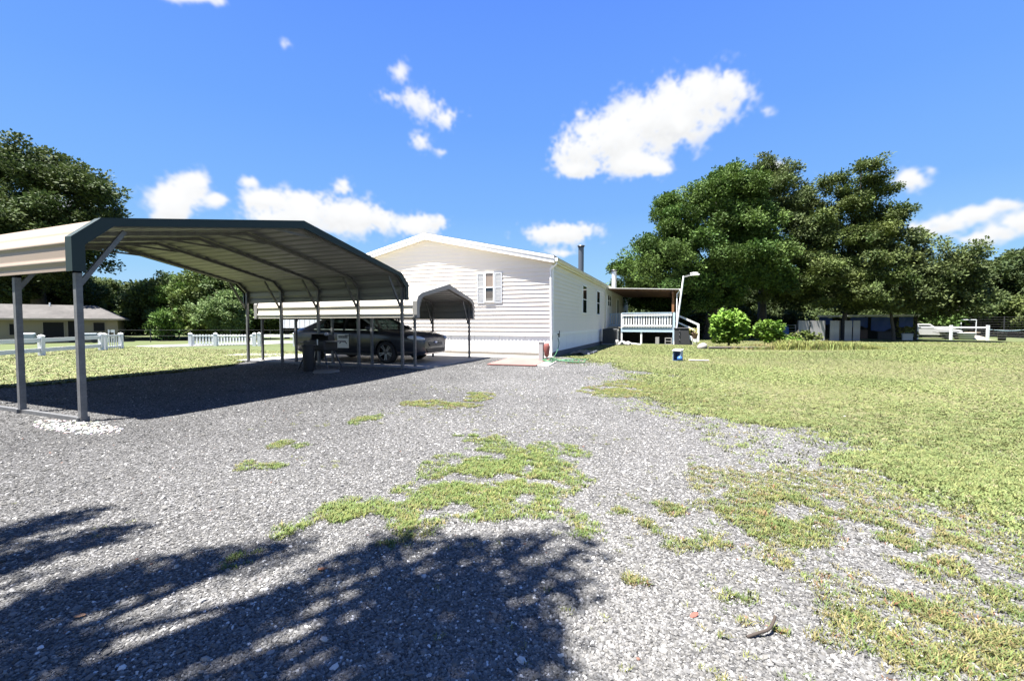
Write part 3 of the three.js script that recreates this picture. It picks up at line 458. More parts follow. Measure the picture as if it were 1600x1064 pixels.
{
  const p = thing('patio_cover', 'flat brown lined roof over the raised deck', 'patio roof', [-2.1, 0, -27.9]);
  const s = (3.34 - 3.53) / 4.1;
  mesh('roof_sheet', hex([[-2.1, 3.50, .25], [2.12, 3.31, .25], [2.12, 3.35, .25], [-2.1, 3.54, .25], [-2.1, 3.50, -9], [2.12, 3.31, -9], [2.12, 3.35, -9], [-2.1, 3.54, -9]]), std(.55, .54, .5, .6), p);
  for (let k = 0; k < 11; k++) mesh('ceiling_board', hex([[-2.1, 3.455, .2 - k * .83], [2.05, 3.268, .2 - k * .83], [2.05, 3.305, .2 - k * .83], [-2.1, 3.492, .2 - k * .83], [-2.1, 3.455, -.61 - k * .83], [2.05, 3.268, -.61 - k * .83], [2.05, 3.305, -.61 - k * .83], [-2.1, 3.492, -.61 - k * .83]]), brownWood, p);
  mesh('beam', box(.1, .18, 9, 1.75, 3.18, -4.3), brownWood, p);
  mesh('gutter', box(.12, .12, 9.2, 2.18, 3.30, -4.4), whitePaint, p);
  mesh('post', box(.13, 1.25, .13, 1.78, 2.55, -.02), postWood, p); mesh('post', box(.13, 2.1, .13, 1.78, 2.1, -8), postWood, p);
  mesh('drain_pipe', [bar([2.18, 3.28, .1], [2.0, 3.05, .1], .05), bar([2.0, 3.07, .1], [2.0, .12, .1], .055)], whitePaint, p);
}
{
  const a = thing('air_conditioner', 'dark cooling unit standing against the house wall before the deck', 'air conditioner', [-3.78, 0, -26.0]);
  mesh('base', box(.95, .06, .8, 0, .05, 0), concMat, a);
  mesh('casing', rbox(.86, .88, .7, .03, 0, .52, 0), std(.03, .032, .036, .6), a);
  mesh('side_panel', [box(.012, .8, .66, .44, .52, 0), ...Array.from({ length: 9 }, (_, k) => box(.03, .78, .018, .452, .52, -.3 + k * .075))], std(.34, .33, .31, .6), a);
  mesh('fan_guard', new THREE.TorusGeometry(.27, .012, 6, 24).rotateX(Math.PI / 2).translate(0, .97, 0), darkMetal, a);
  mesh('louvres', Array.from({ length: 10 }, (_, k) => box(.78, .02, .02, 0, .17 + k * .075, .355)), darkMetal, a);
}
{
  const l = thing('yard_light', 'leaning white pole lamp with two arms beside the deck roof', 'lamp post', [-.1, 0, -27.55]);
  const top = [.36, 4.1, 0]; mesh('pole', [rod([-.1, 0, 0], [.12, 2.0, 0], .055, .05, 12), rod([.115, 1.98, 0], top, .05, .05, 12)], whitePaint, l);
  mesh('arm', rod([.36, 4.02, 0], [.75, 4.1, .02], .022), galvMat, l); mesh('arm', rod([.36, 4.06, 0], [.9, 4.25, -.35], .02), galvMat, l);
  mesh('lamp_head', rbox(.5, .07, .16, .03, .98, 4.13, .02, 0, 0, .06), whitePaint, l);
  mesh('lamp_head', new THREE.TorusGeometry(.2, .03, 8, 24).rotateX(Math.PI / 2).translate(.95, 4.28, -.4), whitePaint, l);
}
{
  const b = thing('storage_bin', 'black upright storage box at the right corner of the deck', 'storage box', [.2, 0, -27.75]);
  mesh('body', hex([[-.42, .02, .35], [.48, .02, .35], [.36, .95, .32], [-.42, .95, .32], [-.42, .02, -.35], [.48, .02, -.35], [.36, .95, -.32], [-.42, .95, -.32]]), blackMat, b);
  mesh('lid', rbox(.84, .07, .7, .02, -.03, .985, 0), std(.03, .03, .033, .5), b);
  for (const y of [.3, .6, .84]) mesh('knob', rod([-.12, y, .34], [-.12, y, .39], .03), galvMat, b);
}
{
  const p = thing('flower_pot', 'brown clay pot with a yellowish plant beside the deck stair', 'plant pot', [.92, 0, -27.6]);
  mesh('stand', [box(.3, .04, .3, 0, .36, 0), ...[[-1, -1], [1, -1], [-1, 1], [1, 1]].map(([a, b]) => rod([a * .12, 0, b * .12], [a * .11, .36, b * .11], .015))], std(.4, .39, .36, .8), p);
  mesh('pot', new THREE.LatheGeometry([[.0, 0], [.12, 0], [.19, .28], [.21, .28], [.21, .33], [.18, .33], [.17, .27], [0, .26]].map(([a, b]) => new THREE.Vector2(a, b)), 20).translate(0, .385, 0), std(.22, .13, .10, .85), p);
  const R = rng(31), lv = []; for (let k = 0; k < 26; k++) { const a = R() * 6.28, r = .1 + .2 * R(), y = .72 + R() * .25; const g = new THREE.PlaneGeometry(.1, .2); g.rotateX(R() * 3); g.rotateY(a); g.translate(Math.cos(a) * r - .12, y, Math.sin(a) * r); lv.push(g); } mesh('foliage', lv, std(.3, .28, .10, .8), p);
}
const blockGeo = () => { const s = new THREE.Shape(); s.moveTo(-.2, 0); s.lineTo(.2, 0); s.lineTo(.2, .4); s.lineTo(-.2, .4); s.closePath(); for (const y of [.04, .22]) { const h = new THREE.Path(); h.moveTo(-.15, y); h.lineTo(.15, y); h.lineTo(.15, y + .14); h.lineTo(-.15, y + .14); h.closePath(); s.holes.push(h); } return new THREE.ExtrudeGeometry(s, { depth: .19, bevelEnabled: false }); };
tag(mesh('concrete_block', blockGeo(), concMat, null, [-.55, .0, -27.75]), 'hollow concrete block on end under the deck, beside the corner post', 'block');
tag(mesh('concrete_block', rbox(.22, .42, .4, .01, 0, .21, 0), concMat, null, [-1.2, 0, -28.1]), 'solid pale block under the middle of the deck', 'block');
tag(mesh('plank', box(1.5, .05, .16, 0, 0, 0), whitePaint, null, [-2.75, .12, -26.1], [0, -.25, -.09]), 'white plank leaning on rubble beside the cooling unit', 'plank');
{ const R = rng(41); for (let k = 0; k < 4; k++) { const g = new THREE.DodecahedronGeometry(.13 + R() * .06, 0); g.scale(1.3, .8, 1); tag(mesh('rubble', g, concMat, null, [-3.35 + k * .22, .1, -25.75 + R() * .3], [R(), R() * 3, R()]), ['broken concrete lump nearest the cooling unit, at the foot of the house', 'broken concrete lump second from the cooling unit', 'broken concrete lump third from the cooling unit', 'broken concrete lump farthest from the cooling unit, by the white plank'][k], 'rubble', 'rubble beside the cooling unit'); } }

// ───────────── small things on the lawn and by the corner of the house ─────────────
{
  const b = thing('blue_box', 'open blue plastic box standing on the lawn', 'box', [0, 0, -15.5], -.28);
  const bl = std(.012, .05, .17, .45), lb = std(.2, .26, .36, .5);
  mesh('back', box(.24, .34, .02, 0, .18, -.13), bl, b); mesh('side', box(.02, .34, .27, -.12, .18, 0), lb, b); mesh('side', box(.02, .34, .27, .12, .18, 0), lb, b); mesh('floor', box(.24, .02, .27, 0, .015, 0), bl, b); mesh('lid', box(.29, .03, .33, 0, .365, .0, 0, .12), std(.5, .5, .47, .6), b);
  tag(mesh('blue_ball', new THREE.SphereGeometry(.085, 20, 14), std(.035, .12, .36, .4), null, [.06, .09, -15.32]), 'light blue ball in front of the blue box', 'ball');
  tag(mesh('board', box(.62, .025, .22), std(.42, .39, .3, .8), null, [.65, .04, -15.5], [.0, .12, 0]), 'pale flat board lying on the lawn beside the blue box', 'board');
  const st = new THREE.DodecahedronGeometry(.22, 1); st.scale(1.2, .8, .9); tag(mesh('white_stone', st, std(.22, .205, .185, .9), null, [1.12, .12, -23.1], [.3, .6, .2]), 'pale stone at the left end of the grass bed', 'stone');
  tag(mesh('bed_log', rod([0, 0, 0], [2.9, .02, -.95], .06, .045, 10), barkMat, null, [1.4, .09, -22.85]), 'weathered log edging the tall grass bed', 'log');
}
{
  tag(mesh('entry_pad', box(1.5, .03, 2.7, 0, 0, 0, .1), new THREE.MeshStandardMaterial({ map: vinylTex(.25, .125, .11, 121, .3), roughness: .9 }), null, [-4.72, .036, -13.05]), 'faded pink concrete pad at the corner of the house', 'pad', null, 'structure');
  tag(mesh('white_board', box(.42, .03, 1.5), std(.45, .44, .41, .8), null, [-3.8, .022, -12.7], [0, .12, 0]), 'white board lying beside the pink pad', 'board');
  const p = thing('utility_pedestal', 'short grey post with a red cover at the house corner', 'post', [-4.15, 0, -13.3]);
  mesh('post', rbox(.15, .62, .13, .015, 0, .32, 0), std(.28, .285, .285, .6), p); mesh('cap', rbox(.17, .04, .15, .01, 0, .65, 0), std(.3, .3, .3, .6), p);
  mesh('red_cover', new THREE.LatheGeometry([[0, 0], [.05, .02], [.10, .18], [.12, .34], [.09, .45], [0, .48]].map(([a, b]) => new THREE.Vector2(a, b)), 16).scale(.9, 1, .8).translate(.19, .16, .02), std(.16, .05, .042, .8), p);
  const R = rng(51), pts = []; for (let k = 0; k < 90; k++) { const a = k * .42, r = .18 + .12 * Math.sin(k * .37) + k * .0032; pts.push([Math.cos(a) * r * 1.5, .025 + .02 * (k % 5) + .012 * R(), Math.sin(a) * r]); }
  const hs = thing('garden_hose', 'green garden hose coiled on the ground by the downspout', 'hose', [-3.45, .02, -13.2]); const hm = std(.035, .12, .055, .5);
  mesh('coil', tube(pts, .014, 6, 420), hm, hs); mesh('feed_line', tube([[-.9, .68, -2.9], [-.82, .5, -2.75], [-.75, .2, -2.2], [-.6, .03, -1.1], [-.4, .02, -.3], [-.2, .03, .1]], .014, 6, 60), hm, hs);
  const sp = thing('spigot', 'black outdoor tap on the shaded house wall', 'tap', [-4.38, .85, -16.1]); mesh('body', [rod([0, 0, 0], [.1, 0, 0], .022), rod([.07, .03, 0], [.07, -.12, 0], .03)], blackMat, sp); mesh('handle', box(.02, .1, .06, .09, .08, 0), blackMat, sp);
  const rows = []; for (let i = 0; i <= 10; i++) { const r = []; for (let j = 0; j <= 24; j++) r.push([i * .08 + .05 * noise(j * .7, i * .7, 1), .02 + .1 * noise(i * .9, j * .8, 5), -j * .085]); rows.push(r); }
  tag(mesh('plastic_sheet', gridGeo(rows), std(.05, .055, .065, .35), null, [-4.1, .005, -16.9]), 'crumpled dark plastic sheet lying in the house shade', 'sheet');
}
{
  const sp = [[0, 0, 0], [.05, .012, -.012], [.095, .018, -.03], [.125, .03, -.058], [.14, .045, -.075]];
  tag(mesh('fallen_stick', tube(sp, .006, 7, 24), std(.035, .026, .02, .9), null, [.27, .012, -1.87], [0, .25, 0]), 'broken brown stick lying on the gravel near the camera', 'stick');
  const leaf = new THREE.SphereGeometry(.015, 8, 5); leaf.scale(1.5, .18, .8);
  for (const [x, z, l, c] of [[-1.66, -1.62, 'dry orange leaf lying in the tree shade on the gravel', [.2, .085, .04]], [.08, -1.93, 'small red leaf lying on the sunny gravel left of the stick', [.18, .055, .04]], [-2.35, -.98, 'pale brown leaf on the gravel at the lower left', [.2, .115, .07]]]) tag(mesh('dry_leaf', leaf, std(...c, .9), null, [x, .015, z], [.1, x * 9, .15]), l, 'leaf', 'dry leaves on the gravel');
  const pale = std(.66, .63, .56, .9), R = rng(61);
  const rub = []; for (let k = 0; k < 260; k++) { const a = R() * 6.28, r = Math.pow(R(), .7); const s = .008 + .022 * R() * R(); rub.push({ x: -6.92 + Math.cos(a) * r * .85 + .15, y: .008, z: -2.86 + Math.sin(a) * r * .22, sx: s * 1.4, sy: s * .7, sz: s, ry: R() * 6, c: [.3 + .1 * R(), .29 + .1 * R(), .26 + .1 * R()] }); }
  const rg = new THREE.DodecahedronGeometry(1, 0); instanced('spilled_concrete', rg, std(1, 1, 1, .95), rub, 'crumbled pale concrete spilled at the foot of the nearest carport post', 'rubble');
}
// work stand under the wide carport
{
  const w = thing('work_stand', 'black work stand with splayed legs under the wide carport', 'work stand', [-9.15, 0, -9.0]);
  for (const [sx, sz] of [[-1, -1], [-1, 1], [1, -1], [1, 1]]) mesh('leg', rod([sx * .52, 0, sz * .28], [sx * .3, .55, sz * .16], .022, .022, 8), darkMetal, w);
  mesh('body', rbox(.78, .28, .5, .05, 0, .66, 0), blackMat, w); mesh('lid', new THREE.CylinderGeometry(.25, .25, .6, 20, 1, false, 0, Math.PI).rotateZ(Math.PI / 2).rotateX(-Math.PI / 2).scale(1, .7, 1).translate(-.02, .79, 0), blackMat, w);
  mesh('side_shelf', box(.34, .03, .36, .55, .78, 0), std(.09, .095, .1, .5), w); mesh('side_shelf', box(.3, .03, .36, -.52, .74, 0), std(.05, .05, .055, .5), w);
  mesh('white_tag', box(.035, .15, .006, .16, .76, .255), std(.75, .75, .75, .6), w); mesh('cap', new THREE.SphereGeometry(.06, 14, 10).scale(1, .8, 1).translate(.27, .97, .05), std(.3, .31, .36, .5), w); mesh('latch', box(.12, .02, .01, -.16, .78, .252), galvMat, w); mesh('latch', box(.14, .015, .01, -.2, .62, .256), galvMat, w);
  const b = thing('dark_bin', 'tall black bin in front of the work stand', 'bin', [-9.05, 0, -8.5]); mesh('body', new THREE.LatheGeometry([[0, 0], [.13, 0], [.15, .66], [.17, .66], [.17, .7], [.14, .7], [.12, .04], [0, .03]].map(([a, c]) => new THREE.Vector2(a, c)), 24), blackMat, b); mesh('rim', new THREE.TorusGeometry(.165, .012, 6, 28).rotateX(Math.PI / 2).translate(0, .69, 0), darkMetal, b);
  tag(mesh('umbrella_base', new THREE.CylinderGeometry(.3, .33, .05, 28), std(.14, .13, .12, .8), null, [-8.45, .03, -8.5]), 'flat round base on the gravel right of the black bin', 'base');
}
// white furniture on the deck, and timber stored below it
{
  const chair = (x, z, r, l) => { const t = thing('patio_chair', l, 'chair', [x, 1.035, z], r, 'white chairs on the deck'); for (const [a, b] of [[-.22, -.22], [.22, -.22], [-.22, .22], [.22, .22]]) mesh('leg', box(.05, .44, .05, a, .22, b), whitePaint, t); mesh('seat', rbox(.52, .05, .5, .02, 0, .44, 0), whitePaint, t); mesh('backrest', [rbox(.5, .08, .04, .015, 0, .86, -.24), ...[-.2, -.1, 0, .1, .2].map(a => box(.05, .4, .03, a, .65, -.235))], whitePaint, t); for (const s of [-.26, .26]) mesh('armrest', box(.05, .04, .46, s, .66, 0), whitePaint, t); };
  chair(-2.45, -28.9, .4, 'white plastic chair at the left on the raised deck'); chair(-.95, -28.8, -.5, 'white plastic chair at the right on the raised deck');
  const t = thing('patio_table', 'white round table between the chairs on the raised deck', 'table', [-1.55, 1.035, -29.2]); mesh('table_top', new THREE.CylinderGeometry(.5, .5, .04, 28).translate(0, .7, 0), whitePaint, t); for (let k = 0; k < 4; k++) mesh('leg', rod([Math.cos(k * 1.57 + .8) * .32, 0, Math.sin(k * 1.57 + .8) * .32], [Math.cos(k * 1.57 + .8) * .28, .7, Math.sin(k * 1.57 + .8) * .28], .03), whitePaint, t);
  const pl = std(.05, .04, .033, .9), L = ['lowest dark timber stored under the deck', 'second dark timber from the ground under the deck', 'third dark timber from the ground under the deck', 'topmost dark timber stored under the deck'];
  for (let k = 0; k < 4; k++) tag(mesh('stored_timber', box(3.4 - k * .1, .16, .3), pl, null, [-2.05 + k * .03, .085 + k * .165, -31 - k * .02], [0, .02 * k, 0]), L[k], 'timber', 'timber stored under the deck');
}

// ───────────── dark sedan under the narrow carport ─────────────
{
  const car = thing('parked_car', 'dark blue grey sedan parked under the narrow carport', 'car', [-9.75, .045, -11.66]);
  const paint = phys(.014, .018, .028, .32, { metalness: .1, clearcoat: .5, clearcoatRoughness: .12 }), trimB = std(.012, .012, .013, .55), chrome = std(.6, .6, .62, .15, { metalness: 1 });
  const glass = phys(.38, .44, .43, .02, { transmission: 1, thickness: 0, ior: 1.45 });
  // stations: x, bottom, top, half width, belt height
  const S = [[-2.52, .46, .84, .62, .74], [-2.46, .34, 1.0, .80, .82], [-2.32, .27, 1.08, .88, .90], [-2.0, .24, 1.12, .93, .94], [-1.43, .23, 1.10, .955, .96], [-.8, .21, 1.06, .955, .96], [0, .20, 1.03, .955, .95], [.8, .20, 1.02, .955, .94], [1.25, .21, 1.03, .955, .93], [1.6, .22, .99, .95, .90], [2.0, .23, .97, .935, .87], [2.3, .24, .92, .90, .83], [2.46, .25, .87, .84, .79], [2.56, .27, .80, .75, .73], [2.62, .32, .71, .60, .64]];
  const sect = (st, n = 26) => { const [x, b, t, w, m] = st, r = [], half = [[0, b], [.55 * w, b], [.86 * w, b + .015], [.955 * w, b + .09], [.985 * w, lerp(b, m, .42)], [w, lerp(b, m, .72)], [.992 * w, lerp(b, m, .9)], [.965 * w, m], [.92 * w, lerp(m, t, .45)], [.80 * w, lerp(m, t, .78)], [.5 * w, lerp(m, t, .95)], [0, t]]; for (const [z, y] of half) r.push([x, y, z]); for (const [z, y] of half.slice(1, -1).reverse()) r.push([x, y, -z]); return r; };
  const dense = []; for (let i = 0; i < S.length - 1; i++) for (let k = 0; k < 4; k++) { const t = k / 4, a = S[Math.max(0, i - 1)], b = S[i], c = S[i + 1], d = S[Math.min(S.length - 1, i + 2)]; dense.push(b.map((_, q) => .5 * ((2 * b[q]) + (c[q] - a[q]) * t + (2 * a[q] - 5 * b[q] + 4 * c[q] - d[q]) * t * t + (3 * b[q] - a[q] - 3 * c[q] + d[q]) * t * t * t))); } dense.push(S[S.length - 1]);
  const rows = dense.map(s => sect(s)), n = rows[0].length; let g = gridGeo(rows, null, true);
  { const pos = [...g.attributes.position.array], idx = [...g.index.array]; for (const e of [0, rows.length - 1]) { const c = rows[e].reduce((a, p) => [a[0] + p[0] / n, a[1] + p[1] / n, a[2] + p[2] / n], [0, 0, 0]), ci = pos.length / 3; pos.push(...c); for (let j = 0; j < n; j++) { const a = e * n + j, b = e * n + (j + 1) % n; e === 0 ? idx.push(ci, a, b) : idx.push(ci, b, a); } }
    g = new THREE.BufferGeometry(); g.setAttribute('position', new THREE.Float32BufferAttribute(pos, 3)); g.setIndex(idx); g.computeVertexNormals(); g.setAttribute('uv', new THREE.Float32BufferAttribute(new Float32Array(pos.length / 3 * 2), 2)); }
  // outward winding
  { const q = g.attributes.normal; let s = 0; for (let i = 0; i < q.count; i++) s += q.getZ(i) * g.attributes.position.getZ(i); if (s < 0) { const ix = g.index.array; for (let k = 0; k < ix.length; k += 3) { const t = ix[k]; ix[k] = ix[k + 1]; ix[k + 1] = t; } g.computeVertexNormals(); } }
  let bodyGeo = g;
  try { const ev = new Evaluator(); ev.attributes = ['position', 'normal', 'uv']; let br = new Brush(g); br.updateMatrixWorld(); for (const ax of [-1.43, 1.43]) for (const s of [-1, 1]) { const c = new Brush(new THREE.CylinderGeometry(.385, .385, .36, 36).rotateX(Math.PI / 2)); c.position.set(ax, .345, s * .88); c.updateMatrixWorld(); br = ev.evaluate(br, c, SUBTRACTION); } bodyGeo = br.geometry; bodyGeo.clearGroups(); } catch (e) { console.log('arches', e.message); }
  mesh('body', bodyGeo, paint, car);
  // greenhouse
  const zw = y => lerp(.88, .63, clamp((y - 1.02) / .46));
  const top = [[.34, 1.425], [.0, 1.495], [-.35, 1.525], [-.75, 1.505], [-1.08, 1.445]];
  const rr = top.map(([x, y]) => [[x, y - .03, .66], [x, y + .012, .60], [x, y + .035, .4], [x, y + .045, 0], [x, y + .035, -.4], [x, y + .012, -.60], [x, y - .03, -.66], [x, y - .035, -.4], [x, y - .03, 0], [x, y - .035, .4]]);
  mesh('roof', gridGeo(rr, null, true), paint, car);
  for (const s of [1, -1]) {
    mesh('pillar', bar([1.16, 1.0, s * .87], [.32, 1.42, s * .655], .05, .07), paint, car);
    mesh('pillar', bar([-.20, 1.0, s * .885], [-.24, 1.48, s * .655], .09, .04, V(1, 0, 0)), trimB, car);
    mesh('pillar', hex([[-2.02, 1.06, s * .80], [-1.42, 1.04, s * .875], [-1.0, 1.42, s * .665], [-1.12, 1.43, s * .63], [-2.02, 1.06, s * .76], [-1.42, 1.04, s * .83], [-1.0, 1.42, s * .62], [-1.12, 1.43, s * .60]]), paint, car);
    const pane = pts => hex([...pts.map(([x, y]) => [x, y, s * (zw(y) - .002)]), ...pts.map(([x, y]) => [x, y, s * (zw(y) - .008)])]);
    mesh('side_window', pane([[-.15, 1.02], [1.02, 1.02], [.34, 1.415], [-.18, 1.465]]), glass, car);
    mesh('side_window', pane([[-1.40, 1.04], [-.25, 1.02], [-.29, 1.47], [-1.0, 1.42]]), glass, car);
    mesh('belt_trim', bar([1.1, 1.012, s * .888], [-1.45, 1.03, s * .888], .012, .02), chrome, car);
    // door seams, handles, sill
    for (const x of [.98, -.22, -1.18]) mesh('door_seam', bar([x, .98, s * .945], [x + (x < -1 ? .12 : -.02), .36, s * .953], .008, .012, V(1, 0, 0)), trimB, car);
    for (const x of [.0, -1.02]) mesh('door_handle', rbox(.2, .03, .03, .012, x, .84, s * .972), paint, car);
    mesh('side_crease', bar([1.9, .70, s * .938], [-2.1, .74, s * .94], .012, .02), paint, car);
    mesh('sill', bar([1.0, .26, s * .935], [-1.0, .26, s * .935], .03, .07), trimB, car);
    const mi = mesh('wing_mirror', new THREE.SphereGeometry(1, 16, 10).scale(.09, .075, .11).translate(.86, 1.08, s * 1.02), paint, car); mesh('mirror_stalk', bar([.86, 1.03, s * .88], [.86, 1.06, s * .98], .06, .03), trimB, mi);
    mesh('headlight', new THREE.SphereGeometry(1, 18, 10).scale(.27, .075, .10).rotateZ(-.12).rotateY(s * .58).translate(2.42, .775, s * .775), phys(.5, .53, .56, .1, { clearcoat: 1 }), car);
    mesh('tail_light', new THREE.SphereGeometry(1, 14, 10).scale(.12, .13, .16).translate(-2.37, .88, s * .70), phys(.22, .01, .01, .2, { clearcoat: 1 }), car);
    mesh('fog_strip', bar([2.52, .33, s * .62], [2.60, .33, s * .34], .03, .02), chrome, car);
  }
  const scr = (a, b, c, d) => hex([a, b, c, d, a, b, c, d].map((p, i) => i < 4 ? p : [p[0] - .006, p[1] - .006, p[2]]));
  mesh('windscreen', scr([1.14, 1.02, .80], [1.14, 1.02, -.80], [.33, 1.43, -.60], [.33, 1.43, .60]), glass, car);
  mesh('rear_window', scr([-1.98, 1.10, -.72], [-1.98, 1.10, .72], [-1.1, 1.44, .58], [-1.1, 1.44, -.58]), glass, car);
  for (const [x, z] of [[-.35, .38], [-.35, -.38]]) { mesh('seat', [rbox(.16, .62, .5, .06, x - .05, 1.0, z, 0, 0, .18), rbox(.1, .18, .26, .04, x - .16, 1.34, z, 0, 0, .15)], trimB, car); }
  mesh('rear_bench', [rbox(.16, .5, 1.3, .06, -1.2, 1.0, 0, 0, 0, .25), rbox(.1, .15, .24, .04, -1.3, 1.26, .38), rbox(.1, .15, .24, .04, -1.3, 1.26, -.38)], trimB, car);
  mesh('steering_wheel', new THREE.TorusGeometry(.18, .014, 6, 24).rotateY(Math.PI / 2).rotateZ(.4).translate(.38, 1.06, -.38), trimB, car);
  // nose
  const gr = mesh('grille', hex([[2.645, .52, .34], [2.645, .52, -.34], [2.60, .74, -.48], [2.60, .74, .48], [2.5, .52, .34], [2.5, .52, -.34], [2.44, .74, -.48], [2.44, .74, .48]]), trimB, car);
  for (let k = 0; k < 3; k++) mesh('grille_bar', bar([2.645 - k * .013, .565 + k * .06, -.35 - k * .04], [2.645 - k * .013, .565 + k * .06, .35 + k * .04], .012, .012), std(.16, .16, .17, .35), gr);
  mesh('badge', new THREE.SphereGeometry(1, 18, 10).scale(.02, .035, .085).translate(2.645, .63, 0), phys(.5, .52, .58, .25, { clearcoat: 1 }), gr);
  mesh('lower_grille', hex([[2.645, .33, .46], [2.645, .33, -.46], [2.64, .44, -.54], [2.64, .44, .54], [2.5, .30, .42], [2.5, .30, -.42], [2.5, .42, -.50], [2.5, .42, .50]]), trimB, car);
  mesh('bumper_lip', bar([2.62, .30, -.62], [2.62, .30, .62], .03, .022), chrome, car);
  // magnetic sign on the rear door
  const cv = document.createElement('canvas'); cv.width = 128; cv.height = 128; const cx = cv.getContext('2d'); cx.fillStyle = '#d9d9d6'; cx.fillRect(0, 0, 128, 128); cx.fillStyle = '#3a3a3e'; cx.fillRect(12, 14, 104, 24); cx.fillStyle = '#b9b9b8'; for (let k = 0; k < 12; k++) cx.fillRect(16 + k * 8.2, 19, 5, 5 + (k * 7 % 3)), cx.fillRect(16 + k * 8.2, 29, 4, 5); cx.strokeStyle = '#17171a'; cx.lineWidth = 9; cx.beginPath(); cx.moveTo(24, 88); cx.quadraticCurveTo(44, 62, 64, 72); cx.quadraticCurveTo(84, 62, 106, 88); cx.stroke();
  const ct = new THREE.CanvasTexture(cv); ct.colorSpace = THREE.SRGBColorSpace; mesh('door_sign', new THREE.PlaneGeometry(.46, .44).rotateY(0).translate(-.18, .66, .965), new THREE.MeshStandardMaterial({ map: ct, roughness: .6, side: THREE.DoubleSide }), car);
  // wheels
  for (const ax of [-1.43, 1.43]) for (const s of [-1, 1]) {
    const w = new THREE.Group(); w.name = 'wheel'; w.position.set(ax, .335, s * .83); if (s < 0) w.rotation.y = Math.PI; car.add(w);
    mesh('tyre', new THREE.LatheGeometry([[.24, -.11], [.30, -.12], [.325, -.105], [.338, -.07], [.338, .07], [.325, .105], [.30, .12], [.24, .11]].map(([a, b]) => new THREE.Vector2(a, b)), 40).rotateX(Math.PI / 2), std(.016, .016, .017, .85), w);
    const rim = mesh('rim', [new THREE.TorusGeometry(.243, .013, 8, 40).translate(0, 0, .10), new THREE.CylinderGeometry(.05, .055, .05, 20).rotateX(Math.PI / 2).translate(0, 0, .085), new THREE.CylinderGeometry(.235, .235, .02, 32).rotateX(Math.PI / 2).translate(0, 0, -.06)], std(.10, .10, .105, .35, { metalness: .8 }), w);
    for (let k = 0; k < 10; k++) { const a = k * Math.PI / 5 + (k % 2 ? .17 : -.17), b = k * Math.PI / 5; mesh('spoke', bar([Math.cos(b) * .04, Math.sin(b) * .04, .085], [Math.cos(a) * .24, Math.sin(a) * .24, .098], .028, .022, V(0, 0, 1)), std(.3, .3, .31, .35, { metalness: .7 }), rim); }
  }
}

// ───────────── white fences on the left ─────────────
const fenceW = new THREE.MeshStandardMaterial({ map: vinylTex(.66, .67, .68, 131, .05), roughness: .5, side: THREE.DoubleSide });
function railFence(name, label, posts, h, rails, pickets) {
  const [x0, z0] = posts[0], f = thing(name, label, 'fence', [x0, gy(x0, z0), z0]);
  for (const [x, z] of posts) { const p = mesh('post', box(.15, h, .15, x - x0, h / 2, z - z0, .6), fenceW, f); mesh('cap', new THREE.ConeGeometry(.12, .06, 4).rotateY(.78 + .6).translate(x - x0, h + .03, z - z0), fenceW, p); }
  for (let i = 0; i < posts.length - 1; i++) { const a = posts[i], b = posts[i + 1], A = y => [a[0] - x0, y, a[1] - z0], B = y => [b[0] - x0, y, b[1] - z0];
    for (const y of rails) mesh('rail', bar(A(y), B(y), .045, pickets ? .07 : .15), fenceW, f);
    if (pickets) { const L = Math.hypot(a[0] - b[0], a[1] - b[1]), n = Math.round(L / .17); for (let k = 1; k < n; k++) { const t = k / n; mesh('picket', box(pickets, h * .86, .025, lerp(a[0], b[0], t) - x0, h * .5, lerp(a[1], b[1], t) - z0, Math.atan2(-(b[1] - a[1]), b[0] - a[0])), fenceW, f); } } }
  return f;
}
railFence('rail_fence', 'white two rail fence in front of the tan neighbouring house', [[-17.9, -1.6], [-20.4, -5.2], [-22.9, -8.75], [-25.0, -11.55]], .78, [.24, .62]);
railFence('picket_fence', 'short white picket gate section at the end of the left rail fence', [[-25.14, -11.75], [-25.9, -12.75]], .76, [.14, .68], .05);
railFence('picket_fence', 'white picket fence left of the carport legs, across the lawn', [[-25.4, -15.7], [-24.3, -16.35], [-22.2, -17.1]], .70, [.12, .58], .09);
railFence('rail_fence', 'white two rail fence seen between the far carport posts', [[-21.95, -17.2], [-19.9, -17.75], [-17.8, -18.3], [-15.7, -18.85]], .72, [.24, .58]);
{ const p = thing('privacy_fence', 'white boarded panel on posts behind the rear of the sedan', 'fence', [-24.5, 0, -20.9]); for (let k = 0; k < 9; k++) mesh('board', box(.295, .55, .03, k * .3, 1.25, -k * .13, .41), fenceW, p); for (const k of [0, 9]) mesh('post', box(.13, 1.6, .13, k * .3 - .15, .8, -k * .13 - .05, .41), fenceW, p); }
{ const p = thing('chain_link_fence', 'thin wire fence along the far edge of the left field', 'fence', [-36, -.2, -22]); for (let k = 0; k < 7; k++) mesh('post', rod([k * 2.9 - 6, 0, -k * 1.2 + 2], [k * 2.9 - 6, 1.0, -k * 1.2 + 2], .03), darkMetal, p); for (const y of [.95, .5, .1]) mesh('wire', rod([-6, y, 2], [11.4, y, -5.2], .008, .008, 5), darkMetal, p); }
{ const p = thing('clothes_pole', 'grey T shaped clothes pole in the far left field', 'pole', [-52, -.55, -31]); mesh('pole', rod([0, 0, 0], [0, 1.9, 0], .05), std(.4, .4, .4, .7), p); mesh('crossbar', bar([-.5, 1.88, .3], [.5, 1.88, -.3], .07), std(.4, .4, .4, .7), p); }

